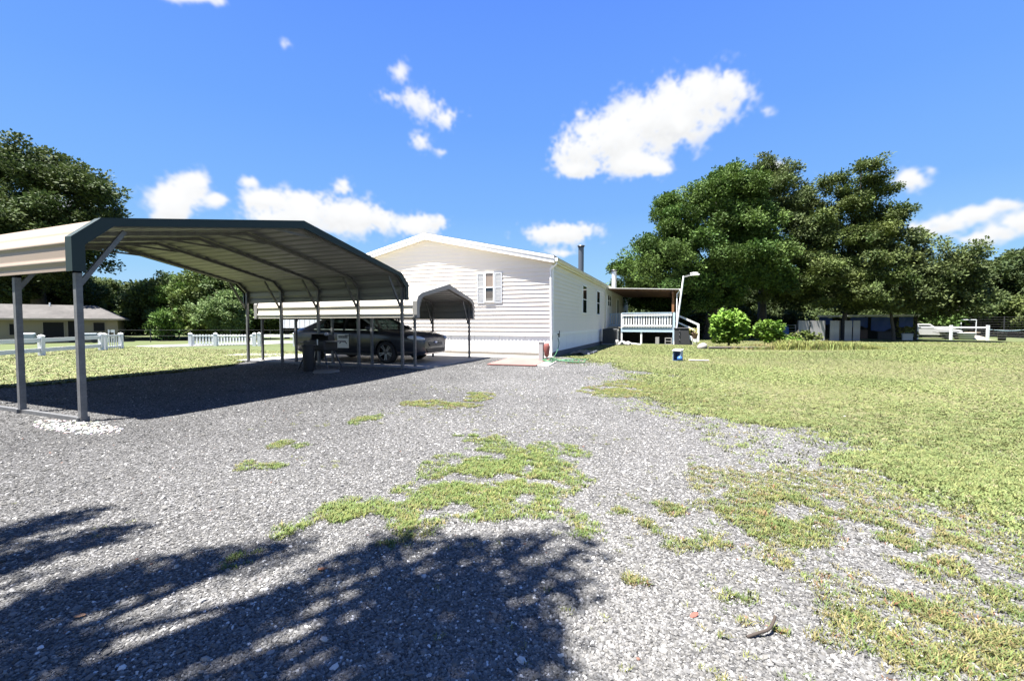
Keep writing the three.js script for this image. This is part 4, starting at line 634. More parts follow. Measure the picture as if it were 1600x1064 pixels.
// ───────────── neighbouring house on the left ─────────────
{
  const O = [-52.3, gy(-52, -26), -26.1], ang = 1.03;   // wall line towards the left
  const h = thing('neighbour_house', 'low tan house with brown shingle roof behind the white fence', 'house', O, ang);
  const tan = std(.2, .17, .115, .9), L = 13, D = 6;
  const f = 2.28;
  mesh('wall', box(L, f, .2, -L / 2 - .5, f / 2, 0), tan, h); mesh('wall', box(.2, f, D, -.6, f / 2, -D / 2 - .11), tan, h); mesh('wall', box(L - .5, f, .2, -L / 2 - .5, f / 2, -D), tan, h); mesh('wall', box(.2, f, D - .3, -L - .4, f / 2, -D / 2), tan, h);
  const R = [[-L - 1, f, .7], [0, f, .7], [-2.4, f + 1.4, -D / 2], [-L + 2, f + 1.4, -D / 2]], B = [[-L - 1, f, -D - .7], [0, f, -D - .7]];
  const tri = a => { const g = new THREE.BufferGeometry(); g.setAttribute('position', new THREE.Float32BufferAttribute(a.flat(), 3)); g.setAttribute('uv', new THREE.Float32BufferAttribute(a.map(p => [p[0], p[2] + p[1]]).flat(), 2)); g.computeVertexNormals(); return g; };
  mesh('roof', [tri([R[0], R[1], R[2]]), tri([R[0], R[2], R[3]]), tri([R[1], B[1], R[2]]), tri([B[1], B[0], R[3]]), tri([B[1], R[3], R[2]]), tri([B[0], R[0], R[3]])], shingleMat, h);
  mesh('fascia', [box(L + 1, .16, .03, -L / 2 - .5, f - .05, .7), box(.03, .15, D + 1.4, 0.01, f - .05, -D / 2)], std(.3, .24, .17, .8), h);
  mesh('soffit', box(L + .9, .02, .7, -L / 2 - .5, f - .12, .34), std(.28, .24, .18, .9), h);
  for (const [x, w, y, hh] of [[-1.85, .8, 1.5, .85], [-4.95, 1.35, 1.2, 1.5], [-7.35, .7, 1.3, 1.0], [-3.75, .5, 1.05, 2.05]]) { const w0 = new THREE.Group(); w0.name = 'window'; w0.position.set(x, y, .1); h.add(w0); mesh('frame', [box(w + .12, .06, .06, 0, hh / 2 + .03, .02), box(w + .12, .06, .06, 0, -hh / 2 - .03, .02), box(.06, hh, .06, -w / 2 - .03, 0, .02), box(.06, hh, .06, w / 2 + .03, 0, .02)], std(.2, .17, .13, .8), w0); mesh('pane', box(w, hh, .02, 0, 0, .012), std(.006, .006, .007, 1), w0); }
  mesh('roof_vent', rod([-5.6, f + 1.2, -D / 2 + .3], [-5.6, f + 1.6, -D / 2 + .3], .06), whitePaint, h);
  const side = (n, l, x, z, fn) => { const p = V(x, 0, z).applyAxisAngle(V(0, 1, 0), ang).add(V(...O)); const t = thing(n, l[0], l[1], [p.x, p.y, p.z], ang); fn(t); };
  side('parked_cart', ['grey cart parked before the right end of the tan house', 'cart'], -2.4, 2.2, t => { mesh('body', rbox(1.3, .6, .7, .08, 0, .62, 0), std(.2, .23, .26, .5), t); for (const a of [-.45, .45]) mesh('wheel', rod([a, .22, -.36], [a, .22, .36], .22, .22, 16), blackMat, t); });
  side('storage_tank', ['pale tank standing left of the garage opening of the tan house', 'tank'], -6.2, 2.4, t => { mesh('tank', rbox(1.0, 1.0, .8, .15, 0, .5, 0), std(.36, .40, .42, .6), t); mesh('lid', rod([0, 1, 0], [0, 1.08, 0], .2), darkMetal, t); });
  side('garden_chair', ['pale garden chair at the right corner of the tan house', 'chair'], -.9, 1.2, t => { for (const [a, b] of [[-.22, -.2], [.22, -.2], [-.22, .2], [.22, .2]]) mesh('leg', rod([a, 0, b], [a, .45, b], .03), whitePaint, t); mesh('seat', box(.5, .05, .48, 0, .46, 0), whitePaint, t); mesh('backrest', [box(.06, .75, .05, -.2, .85, -.22), box(.06, .75, .05, .2, .85, -.22), box(.5, .25, .04, 0, 1.1, -.22)], whitePaint, t); });
}

// ───────────── yard clutter on the right, under the trees ─────────────
{
  const f = thing('panel_fence', 'weathered grey panel fence in dappled shade under the oaks', 'fence', [8.1, 0, -36.3]); const gm = new THREE.MeshStandardMaterial({ map: vinylTex(.30, .29, .28, 141, .3), roughness: .9, side: THREE.DoubleSide });
  const dir = Math.atan2(1.55, 4), cs = Math.cos(dir), sn = Math.sin(dir); let s = 0;
  for (const w of [.78, 1.05, .18, .66, .22, .52, .5]) { if (w > .3) { const m = s + w / 2; for (let k = 0; k < 4; k++) { const q = s + w * (k + .5) / 4; mesh('board', box(w / 4 - .006, 1.48 - .03 * (k % 2), .04, q * cs, .75, -q * sn, dir), gm, f); } mesh('cross_rail', box(w, .08, .04, m * cs, 1.2, -m * sn - .05, dir), gm, f); } s += w + .09; }
  for (const q of [.0, 1.9, 3.0, 4.4]) mesh('post', box(.1, 1.5, .1, q * cs, .75, -q * sn - .12, dir), barkMat, f);
}
{
  const s = thing('shed', 'open shed with flat white roof and hanging blue tarps', 'shed', [14.2, 0, -42.8], -.37);
  mesh('roof', box(6.4, .12, 3, 0, 1.9, -1), whitePaint, s); for (const [x, z] of [[-3, .3], [0, .3], [3, .3], [-3, -2.3], [3, -2.3]]) mesh('post', box(.1, 1.85, .1, x, .92, z), barkMat, s);
  mesh('back_wall', box(6.2, 1.8, .05, 0, .9, -2.4), std(.04, .045, .05, .9), s);
  const tarp = std(.02, .06, .22, .5); for (const [x, w, h] of [[-.4, 1.1, .8], [1.0, 1.3, 1.0], [2.4, .8, .75], [-2.6, .9, .6]]) { const rows = []; for (let i = 0; i <= 8; i++) { const r = []; for (let j = 0; j <= 5; j++) r.push([x + (i / 8 - .5) * w, 1.78 - j / 5 * h * (.85 + .3 * noise(i * .8, x)), .38 + .12 * noise(i * .9, j * .5, x * 3)]); rows.push(r); } mesh('tarp', gridGeo(rows), tarp, s); }
  const bx = (n, l, x, w, h, c, z = .2) => { const p = V(x, 0, z).applyAxisAngle(V(0, 1, 0), -.37).add(V(14.2, 0, -42.8)); const t = thing(n, l, n.replace('_', ' '), [p.x, 0, p.z], -.3); mesh('body', rbox(w, h, .5, .04, 0, h / 2, 0), std(...c, .6), t); mesh('lid', rbox(w + .06, .08, .56, .02, 0, h + .03, 0), std(c[0] * .8, c[1] * .8, c[2] * .8, .6), t); };
  bx('cooler_box', 'white cooler at the right end of the shed', 2.5, .6, .45, [.6, .6, .58], .9); bx('tool_chest', 'dark chest in the middle of the shed', 1.2, .9, .6, [.05, .05, .06]); bx('feed_bin', 'brown bin at the left of the open shed', -.2, .7, .7, [.09, .06, .05]);
  const sh = thing('palm_shrub', 'yellow green shrub between the shed and the white vehicle', 'shrub', [16.7, 0, -42.6]); const R = rng(71), it = []; for (let k = 0; k < 420; k++) { const a = R() * 6.28, r = Math.sqrt(R()) * .75, y = .15 + R() * 1.7; it.push({ x: Math.cos(a) * r * (1.2 - y * .4), y, z: Math.sin(a) * r, sx: .16, ry: R() * 6, rx: R() * 3, c: [.17 + .07 * R(), .19 + .06 * R(), .05] }); } instanced('foliage', new THREE.PlaneGeometry(1, .6), std(1, 1, 1, .7), it, null, null, sh); mesh('stem', rod([0, 0, 0], [0, 1.2, 0], .05, .03), barkMat, sh);
}
{
  const v = thing('parked_pickup', 'white vehicle with dark wheels parked behind the right rail fence', 'vehicle', [19.3, 0, -46.2], -.35);
  const wp = phys(.3, .3, .295, .5, { clearcoat: .2 });
  const s = new THREE.Shape(); s.moveTo(-2.2, .35); s.lineTo(2.2, .35); s.lineTo(2.2, .62); s.quadraticCurveTo(2.1, .8, 1.2, .82); s.lineTo(.75, .86); s.lineTo(.35, 1.2); s.lineTo(-.5, 1.22); s.lineTo(-.7, .85); s.lineTo(-2.2, .85); s.closePath();
  mesh('body', new THREE.ExtrudeGeometry(s, { depth: 1.4, bevelEnabled: true, bevelSize: .04, bevelThickness: .04, bevelSegments: 2 }).translate(0, 0, -.7), wp, v);
  for (const z of [-.745, .745]) mesh('window', hex([[-.45, .88, z + .006], [.6, .88, z + .006], [.3, 1.15, z + .006], [-.42, 1.16, z + .006], [-.45, .88, z - .006], [.6, .88, z - .006], [.3, 1.15, z - .006], [-.42, 1.16, z - .006]]), glassDark, v);
  for (const x of [-1.4, 1.4]) for (const z of [-.66, .66]) { const w = mesh('wheel', rod([x, .31, z - .11], [x, .31, z + .11], .31, .31, 20), blackMat, v); mesh('hub', rod([x, .31, z - .12], [x, .31, z + .12], .15, .15, 14), galvMat, w); }
}
{
  const f = thing('rail_fence', 'white post and rail fence with wire at the far right', 'fence', [18.1, 0, -44.3]);
  const P = [[18.1, -44.3], [19.9, -43.6], [21.7, -42.9], [23.5, -42.2], [25.5, -41.4], [27.5, -40.6]];
  for (const [x, z] of P) mesh('post', box(.14, 1.15, .14, x - 18.1, .575, z + 44.3, .3), fenceW, f);
  for (let i = 0; i < 2; i++) { const [a, b] = P[i], [c, d] = P[i + 1]; mesh('rail', bar([a - 18.1, .98, b + 44.3], [c - 18.1, .98, d + 44.3], .05, .1), fenceW, f); }
  for (let i = 2; i < 5; i++) { const [a, b] = P[i], [c, d] = P[i + 1]; mesh('wire', tube([[a - 18.1, .82, b + 44.3], [(a + c) / 2 - 18.1, .74, (b + d) / 2 + 44.3], [c - 18.1, .82, d + 44.3]], .012, 5), std(.25, .4, .45, .6), f); }
  for (const y of [.2, .4, .6, .8]) mesh('wire', rod([0, y, .04], [9.4, y, 3.74], .006, .006, 4), galvMat, f);
  const g = thing('metal_gate', 'grey tubular frame standing behind the right rail fence', 'gate', [24, 0, -50]); mesh('frame', [rod([-.6, 0, .2], [-.6, 1.6, .2], .035), rod([.6, 0, -.2], [.6, 1.6, -.2], .035), rod([-.6, 1.6, .2], [.6, 1.6, -.2], .035), rod([-.6, .9, .2], [.6, .9, -.2], .03)], std(.55, .56, .58, .5), g);
  const b = thing('black_barrel', 'black tub hanging at the wire between the right fence posts', 'barrel', [22.5, 0, -42.9]); mesh('body', new THREE.LatheGeometry([[0, .0], [.2, .0], [.27, .75], [.29, .75], [.29, .8], [.24, .8], [0, .7]].map(([p, q]) => new THREE.Vector2(p, q)), 20), blackMat, b); mesh('stripe', new THREE.TorusGeometry(.262, .012, 6, 24).rotateX(Math.PI / 2).translate(0, .6, 0), darkMetal, b);
  const mw = thing('mesh_fence', 'tall dark wire fence before the trees at the far right', 'fence', [24, 0, -50.5]); for (let k = 0; k < 6; k++) mesh('post', rod([k * 2.2, 0, k * .75], [k * 2.2, 1.9, k * .75], .035), darkMetal, mw); for (let k = 0; k < 9; k++) mesh('wire', rod([0, .15 + k * .21, 0], [11, .15 + k * .21, 3.75], .006, .006, 4), darkMetal, mw);
  const pf = thing('wire_fence', 'low grey rail fence between the right bush and the panel fence', 'fence', [5.4, 0, -35.3]); for (const q of [0, 1.2, 2.5]) mesh('post', rod([q, 0, -q * .35], [q, 1.2, -q * .35], .035), galvMat, pf); for (const y of [.45, .72, .95, 1.15]) mesh('rail', rod([0, y, 0], [2.5, y, -.88], .018, .018, 6), galvMat, pf);
  const bc = (x, z, l, c) => { const t = thing('lawn_chair', l, 'chair', [x, 0, z], .4); const m = std(...c, .5); for (const [a, b] of [[-.25, -.25], [.25, -.25], [-.25, .25], [.25, .25]]) mesh('leg', rod([a, 0, b], [a * .9, .42, b * .9], .03), m, t); mesh('seat', rbox(.56, .06, .54, .02, 0, .43, 0), m, t); mesh('backrest', rbox(.56, .6, .06, .02, 0, .74, -.26, 0, -.15), m, t); };
  bc(6.9, -37.4, 'pale blue plastic chair nearest the round bushes', [.22, .32, .5]); bc(7.75, -37.9, 'darker blue plastic chair beside the grey panel fence', [.05, .14, .3]);
}
// clutter behind the right rail fence
{
  const put = (n, l, c, x, z, fn) => { const t = thing(n, l, c, [x, 0, z], .3); fn(t); };
  put('water_tub', 'pale grey tub behind the middle of the right rail fence', 'tub', 21.3, -44.6, t => { mesh('tub', new THREE.LatheGeometry([[0, .02], [.42, .02], [.5, .5], [.54, .5], [.54, .54], [.46, .54], [.4, .1], [0, .08]].map(([a, b]) => new THREE.Vector2(a, b)), 24), std(.3, .32, .34, .6), t); mesh('rim', new THREE.TorusGeometry(.52, .02, 6, 28).rotateX(Math.PI / 2).translate(0, .53, 0), std(.4, .4, .4, .5), t); });
  put('sand_pile', 'low pale heap of sand behind the right rail fence', 'sand', 22.0, -45.4, t => { const rows = []; for (let i = 0; i <= 12; i++) { const r = []; for (let j = 0; j <= 12; j++) { const u = i / 6 - 1, v = j / 6 - 1, q = Math.max(0, 1 - u * u - v * v); r.push([u * 1.1, .38 * q * (.7 + .6 * noise(i * .6, j * .6, 4)), v * .8]); } rows.push(r); } mesh('heap', gridGeo(rows), std(.34, .29, .23, .95), t); });
  put('wheelbarrow', 'dark wheelbarrow beside the white parked vehicle', 'wheelbarrow', 20.4, -45.0, t => { mesh('tray', hex([[-.3, .35, .25], [.35, .3, .25], [.55, .62, .34], [-.45, .6, .34], [-.3, .35, -.25], [.35, .3, -.25], [.55, .62, -.34], [-.45, .6, -.34]]), std(.05, .06, .07, .6), t); mesh('wheel', new THREE.TorusGeometry(.17, .05, 8, 20).translate(.62, .2, 0), blackMat, t); for (const s of [-.22, .22]) { mesh('handle', bar([.6, .22, s * .3], [-1.0, .6, s * 1.2], .035), barkMat, t); mesh('leg', rod([-.3, 0, s], [-.25, .4, s], .02), darkMetal, t); } });
  put('cable_reel', 'pale wooden reel lying left of the grey gate frame', 'reel', 22.9, -47.2, t => { mesh('flange', rod([0, 0, 0], [0, .06, 0], .5, .5, 24), std(.3, .24, .17, .9), t); mesh('core', rod([0, .06, 0], [0, .5, 0], .22, .22, 18), std(.26, .2, .14, .9), t); mesh('flange', rod([0, .5, 0], [0, .56, 0], .5, .5, 24), std(.32, .26, .18, .9), t); });
}

// ───────────── trees and bushes ─────────────
function leafClump(seed, n, rad, len, wid, cup = .25) {
  const R = rng(seed), pos = [], v = V(0, 0, 0);
  for (let k = 0; k < n; k++) {
    const a = R() * 6.283, c = R() * 2 - 1, r = rad * Math.cbrt(R()), s = Math.sqrt(1 - c * c), p = V(Math.cos(a) * s * r, c * r * .75, Math.sin(a) * s * r);
    const d = V(p.x + (R() - .5) * rad, p.y * .6 + (R() - .45) * rad, p.z + (R() - .5) * rad).normalize(), up = V(R() - .5, 1.2 * R() + .2, R() - .5).normalize();
    const t = v.clone().crossVectors(d, up).normalize(), nn = new THREE.Vector3().crossVectors(t, d), L = len * (.7 + .6 * R()), W = wid * (.7 + .6 * R());
    const A = p.clone(), T = p.clone().addScaledVector(d, L), m = p.clone().addScaledVector(d, L * .5).addScaledVector(nn, -cup * W), l = m.clone().addScaledVector(t, W).addScaledVector(nn, cup * W), r2 = m.clone().addScaledVector(t, -W).addScaledVector(nn, cup * W);
    for (const q of [A, l, T, A, T, r2]) pos.push(q.x, q.y, q.z);
  }
  const g = new THREE.BufferGeometry(); g.setAttribute('position', new THREE.Float32BufferAttribute(pos, 3)); g.computeVertexNormals(); return g;
}
const CL = [leafClump(201, 26, .42, .2, .065), leafClump(202, 22, .46, .23, .075), leafClump(203, 30, .38, .18, .058)];
const leafMat = new THREE.MeshPhysicalMaterial({ roughness: .7, side: THREE.DoubleSide, transmission: .32, thickness: 0, specularIntensity: .22 }); leafMat.color.setRGB(1, 1, 1);
function limb(pts, r0, r1, n = 7, seg = 10) {
  const c = new THREE.CatmullRomCurve3(pts), g = new THREE.TubeGeometry(c, seg, 1, n, false), p = g.attributes.position, u = g.attributes.uv;
  for (let i = 0; i <= seg; i++) { const o = c.getPointAt(i / seg), r = lerp(r0, r1, i / seg); for (let j = 0; j <= n; j++) { const k = i * (n + 1) + j; p.setXYZ(k, o.x + (p.getX(k) - o.x) * r, o.y + (p.getY(k) - o.y) * r, o.z + (p.getZ(k) - o.z) * r); u.setXY(k, j / n * 2, i / seg * 4); } }
  g.computeVertexNormals(); return g;
}
// crown: ellipsoid [cx, cy, cz, rx, ry, rz] relative to the foot; lobes are strewn over it
function tree(name, label, p, o) {
  const t = thing(name, label, o.bush ? 'bush' : 'tree', [p[0], gy(p[0], p[1]), p[1]], 0, o.group), R = rng(o.seed), lobes = o.lobes ? [...o.lobes] : [];
  if (!o.lobes) { const [cx, cy, cz, rx, ry, rz] = o.crown; for (let k = 0; k < (o.n || 22); k++) { const a = R() * 6.283, c = R() * 1.85 - .85, s = Math.sqrt(Math.max(0, 1 - c * c)), q = .45 + .42 * R(), m = Math.min(rx, ry, rz) * (.30 + .22 * R()); lobes.push([cx + Math.cos(a) * s * rx * q, cy + c * ry * q, cz + Math.sin(a) * s * rz * q, m * 1.15, m * .85, m * 1.15]); } }
  const cyl = lobes.reduce((a, l) => [a[0] + l[0] / lobes.length, a[1] + l[1] / lobes.length, a[2] + l[2] / lobes.length], [0, 0, 0]), tr = o.trunk || .3, fork = o.fork || cyl[1] * .45, lean = o.lean || [0, 0], gs = [];
  const top = V(lean[0], fork, lean[1]);
  if (!o.noTrunk) {
    gs.push(limb([V(0, -.1, 0), V(lean[0] * .2, fork * .35, lean[1] * .3), V(lean[0] * .7, fork * .7, lean[1] * .6), top], tr * 1.25, tr * .8, 10, 10));
    for (const l of lobes) { const e = V(l[0], l[1], l[2]), m1 = top.clone().lerp(e, .35).add(V((R() - .5) * .8, R() * .7, (R() - .5) * .8)), m2 = top.clone().lerp(e, .7).add(V((R() - .5), R() * .6, (R() - .5))); gs.push(limb([top.clone().add(V(0, -.2, 0)), m1, m2, e], tr * (.28 + .2 * R()), .025, 6, 9)); }
    mesh('trunk', gs, barkMat, t);
  }
  // smaller sprays over every lobe, so that clumps shade one another
  const sprays = [];
  for (const l of lobes) { const k = o.bush || o.per ? 1 : Math.min(l[3], l[4], l[5]) < .9 ? 3 : 13; if (k === 1) { sprays.push(l); continue; } sprays.push([l[0], l[1], l[2], l[3] * .62, l[4] * .62, l[5] * .62]); for (let j = 0; j < k; j++) { const a = R() * 6.283, c = R() * 1.8 - .8, s = Math.sqrt(Math.max(0, 1 - c * c)), q = .62 + .52 * R() * R() + .1 * R(), m = .24 + .2 * R(); sprays.push([l[0] + Math.cos(a) * s * l[3] * q, l[1] + c * l[4] * q, l[2] + Math.sin(a) * s * l[5] * q, l[3] * m, l[4] * m * .72, l[5] * m]); } }
  const items = [], sc = o.size || 1, dens = (o.dens || 1) / (sc * sc), up = V(0, 1, 0);
  for (const l of sprays) {
    const area = 4 * Math.PI * Math.pow((Math.pow(l[3] * l[4], 1.6) + Math.pow(l[3] * l[5], 1.6) + Math.pow(l[4] * l[5], 1.6)) / 3, 1 / 1.6), N = Math.round(area * (o.per || (o.bush ? 5.2 : 4.4) * dens)), tone = .82 + .36 * R(), yel = R();
    for (let k = 0; k < N; k++) {
      const a = R() * 6.283, c = R() * 2 - 1, s = Math.sqrt(1 - c * c), q = R() < .78 ? .72 + .36 * R() * R() + .12 * (R() - .5) : .25 + .5 * R(), x = l[0] + Math.cos(a) * s * l[3] * q, y = l[1] + c * l[4] * q, z = l[2] + Math.sin(a) * s * l[5] * q;
      if (y < (o.floor ?? .2)) continue;
      if (fbm(x * .75 + p[0], y * .75, z * .75 + p[1], 3) < (o.gap ?? .40)) continue;
      const w = 1.22 * (.68 + .56 * R()) * tone * (o.tone || 1), h = yel * .5 + R() * .5, C = o.col || [[.030, .058, .016], [.075, .095, .024]];
      items.push({ x, y, z, sx: sc * (.75 + .5 * R()), ry: R() * 6.283, rx: (R() - .5) * 1.1, rz: (R() - .5) * 1.1, c: [lerp(C[0][0], C[1][0], h) * w, lerp(C[0][1], C[1][1], h) * w, lerp(C[0][2], C[1][2], h) * w] });
    }
  }
  instanced('crown', o.clump || CL[o.seed % 3], leafMat, items, null, null, t);
  return t;
}
const DK = [[.028, .05, .017], [.07, .09, .026]], MD = [[.042, .072, .02], [.105, .125, .034]], GR = [[.038, .082, .018], [.09, .135, .03]], OL = [[.05, .075, .026], [.105, .126, .042]];
// the two large trees right of the house
tree('oak_tree', 'broad dark green tree standing behind the deck', [2.2, -38.0], { seed: 303, trunk: .38, fork: 3.2, lean: [.5, .2], n: 0, gap: .40, dens: 1.1, size: .88, col: GR, lobes: [[-5.2, 5.4, 1.0, 2.3, 1.9, 2.3], [-3.6, 7.6, .6, 2.6, 2.1, 2.6], [-4.6, 3.6, .6, 2.0, 1.5, 2], [-1.9, 9.9, .2, 2.7, 2.3, 2.6], [.3, 11.7, 0, 2.5, 2.0, 2.5], [-2.4, 6.4, 2.0, 2.4, 2.1, 2.2], [.4, 8.6, 1.8, 2.6, 2.3, 2.4], [2.4, 10.7, .6, 2.4, 2.0, 2.4], [1.2, 6.0, 2.6, 2.4, 1.9, 2.2], [-1.0, 4.4, 2.6, 2.2, 1.6, 2], [3.2, 8.0, 1.4, 2.4, 2.2, 2.3], [3.2, 5.0, 2.2, 2.3, 1.8, 2.1], [-6.6, 6.2, .6, 1.3, 1.0, 1.3], [-2.6, 2.9, .2, 1.9, 1.1, 1.9], [.4, 3.2, 1.4, 2.0, 1.2, 2]] });
tree('oak_tree', 'grey green tree with thin upright twigs, in the middle of the right grove', [6.6, -41.5], { seed: 305, trunk: .34, fork: 4, n: 0, gap: .425, dens: .95, size: .88, col: OL, lobes: [[-2.4, 12.2, 0, 2.0, 1.7, 2], [-.2, 13.4, 0, 2.1, 1.6, 2], [1.5, 13.0, 0, 1.8, 1.6, 2], [2.5, 10.9, .3, 1.8, 1.8, 2], [0, 10.5, 1.6, 2.6, 2.2, 2.4], [-2.4, 9.2, 1.4, 2.4, 2, 2.3], [2.0, 8.4, 1.8, 2.3, 2.1, 2.2], [0, 6.8, 2.4, 2.6, 2.1, 2.2], [3.6, 6.2, 1.6, 2.3, 1.9, 2.2], [-2.4, 5.6, 2.2, 2.2, 1.8, 2], [1.4, 4.2, 2.4, 2.3, 1.5, 2]] });
tree('oak_tree', 'tall open crowned tree with sky gaps, right of the grove', [12.0, -40.2], { seed: 311, trunk: .16, fork: 3.0, n: 0, gap: .45, dens: .9, size: .88, col: MD, lobes: [[-.8, 11.7, 0, 1.6, 1.4, 1.7], [.7, 12.7, .2, 1.7, 1.3, 1.8], [1.7, 11.4, 0, 1.5, 1.4, 1.5], [-.1, 9.9, .8, 1.9, 1.6, 2], [1.6, 9.3, .4, 1.7, 1.6, 1.8], [-1.2, 7.9, 1.0, 2.0, 1.7, 2], [.8, 7.6, 1.4, 2.4, 2, 2.2], [-3.0, 6.2, 1.2, 2.2, 1.8, 2], [-1.2, 5.2, 2.2, 2.5, 1.8, 2.2], [1.6, 5.0, 2.2, 2.5, 1.8, 2.2], [-3.4, 4.0, 1.8, 2.2, 1.5, 2], [.2, 3.4, 2.6, 2.4, 1.4, 2]] });
tree('oak_tree', 'low spreading olive tree over the grey panel fence', [14.9, -39.8], { seed: 312, trunk: .11, fork: 2.2, lean: [-.3, .3], n: 0, gap: .43, dens: 1.0, size: .88, col: OL, lobes: [[-1.6, 6.2, .4, 2.2, 1.7, 2], [1.0, 6.8, .2, 2.0, 1.6, 2], [2.8, 5.6, 0, 2.0, 1.6, 2], [-3.2, 4.6, .8, 2.1, 1.6, 2], [-.6, 4.6, 1.4, 2.3, 1.7, 2], [2.0, 4.2, 1.0, 2.2, 1.6, 2], [3.9, 3.7, .2, 1.8, 1.5, 1.8], [-2.2, 3.0, 1.4, 2.1, 1.0, 1.8], [.8, 2.9, 1.4, 2.1, 1.0, 1.8], [3.2, 2.5, .4, 1.6, 1.0, 1.6]] });
// woods at the far right
[[19.6, -55, 3.2, 6.4, 'dark tree left of the reddish dead branch, behind the far right fence', MD], [24.2, -57, 3.4, 7.4, 'dark round tree behind the grey gate frame', DK], [28.6, -58, 3.8, 8.0, 'dense dark tree second from the right edge', DK], [33.6, -59, 4.0, 8.6, 'dense dark tree at the right edge of the photo', DK], [38.5, -60, 4.0, 9.2, 'dark tree just beyond the right edge', DK], [22.6, -50.8, 1.9, 3.7, 'small bright tree low behind the white vehicle', GR], [29.5, -52, 2.2, 3.8, 'low bushy tree behind the tall wire fence', MD]].forEach(([x, z, r, h, l, c], i) => tree('wood_tree', l, [x, z], { seed: 320 + i, crown: [0, h * .56, 0, r, h * .46, r], n: 20, trunk: .22, size: 1.15, gap: .37, col: c, group: 'trees at the far right' }));
{ const d = thing('dead_branch', 'reddish brown dead branch hanging in the far right trees', 'branch', [20.6, 4.2, -51.4]); const it = [], R = rng(91); for (let k = 0; k < 260; k++) it.push({ x: (R() - .5) * 1.3, y: (R() - .5) * 1.3, z: (R() - .5) * .9, sx: .3, ry: R() * 6, rx: R() * 2, c: [.26 + .1 * R(), .10 + .04 * R(), .05] }); instanced('foliage', CL[2], leafMat, it, null, null, d); mesh('stem', rod([0, -.8, -1.4], [0, .5, .2], .04, .015), barkMat, d); }
// trees behind the house, showing over its roof and behind the deck
[[-1.6, -50, 3.2, 6.6, 'tree behind the deck roof, left of the broad tree', MD], [-6.2, -58, 3.4, 6.8, 'far tree just right of the tall flue pipe', MD], [-20.4, -47.5, 3.0, 11.0, 'right one of two treetops showing over the house roof', MD], [-24.0, -46.8, 2.8, 11.1, 'left one of two treetops showing over the house roof', DK], [4.2, -52, 3.6, 8.0, 'dark tree in the back of the grove behind the deck', DK], [10.5, -52, 4, 9, 'dark tree deep behind the open crowned tree', DK], [16, -54, 3.6, 7.4, 'dark tree behind the shed', DK], [.4, -46, 2.4, 3.4, 'low leafy bush tree seen under the deck roof', GR]].forEach(([x, z, r, h, l, c], i) => tree('wood_tree', l, [x, z], { seed: 340 + i, crown: [0, h * .58, 0, r, h * .44, r], n: 18, trunk: .22, size: 1.15, gap: .37, col: c }));
// left: one large oak behind the neighbouring house and the wood beside it
tree('oak_tree', 'very tall dark oak at the left edge behind the tan house', [-69.5, -26.5], { seed: 361, trunk: .7, fork: 7, n: 0, gap: .445, dens: .95, size: 1.45, col: DK, lobes: [[-4, 20.2, 0, 4.2, 3.2, 4], [1.8, 19.6, 1, 4.0, 3.0, 4], [5.6, 17.4, .4, 3.4, 2.6, 3.4], [9.0, 17.0, -.5, 2.6, 2.2, 2.8], [11.8, 15.2, -1, 2.6, 2.2, 2.6], [-3, 14.8, 1, 4.4, 3.4, 4], [2.6, 14.2, 2, 4.2, 3.2, 4], [7.4, 12.6, 1, 4.0, 3, 3.8], [12.0, 11.8, -.6, 2.6, 2.4, 2.8], [10.6, 9.4, 0, 2.6, 2.0, 2.6], [-2, 10.6, 2, 4.4, 3.2, 4], [3.4, 9.8, 2, 4.2, 3, 4], [8.2, 8.6, 1, 3.4, 2.4, 3.2], [-4, 7, 1, 4, 2.6, 4], [2, 6.4, 1, 4, 2.4, 4]] });
[[-57.5, -33.5, 4.0, 7.0, 'dark tree right of the tan house, nearest its roof end', DK], [-53.5, -33.8, 3.6, 7.6, 'yellow green tree in the left wood', GR], [-49.5, -33.5, 3.6, 8.4, 'mid green tree in the middle of the left wood', MD], [-46.0, -34.0, 3.6, 8.0, 'dark tree right of the middle of the left wood', DK], [-43.6, -30.6, 2.6, 5.6, 'pale rounded tree in front of the left wood', [[.07, .11, .04], [.12, .16, .06]]], [-41.5, -36.0, 3.6, 7.6, 'dark tree of the left wood just left of the carport legs', DK], [-37.5, -37.5, 3.8, 7.2, 'dark tree seen between the far carport posts', DK], [-33.0, -39, 3.8, 6.8, 'dark tree behind the narrow carport', DK], [-28.5, -41, 3.8, 6.8, 'dark tree behind the sedan', DK], [-64, -36, 4.2, 7.0, 'tree behind the roof of the tan house', DK], [-74, -30, 5, 9.5, 'tree behind the left end of the tan house', DK], [-51.5, -29.5, 2.0, 3.6, 'bright bush tree at the right end of the tan house', GR], [-48.2, -31.6, 1.8, 3.2, 'low green bush in front of the left wood', MD]].forEach(([x, z, r, h, l, c], i) => tree('wood_tree', l, [x, z], { seed: 370 + i, crown: [0, h * .54, 0, r, h * .48, r], n: 22, trunk: .24, size: 1.2, gap: .36, dens: 1.05, tone: 1.35, col: c }));
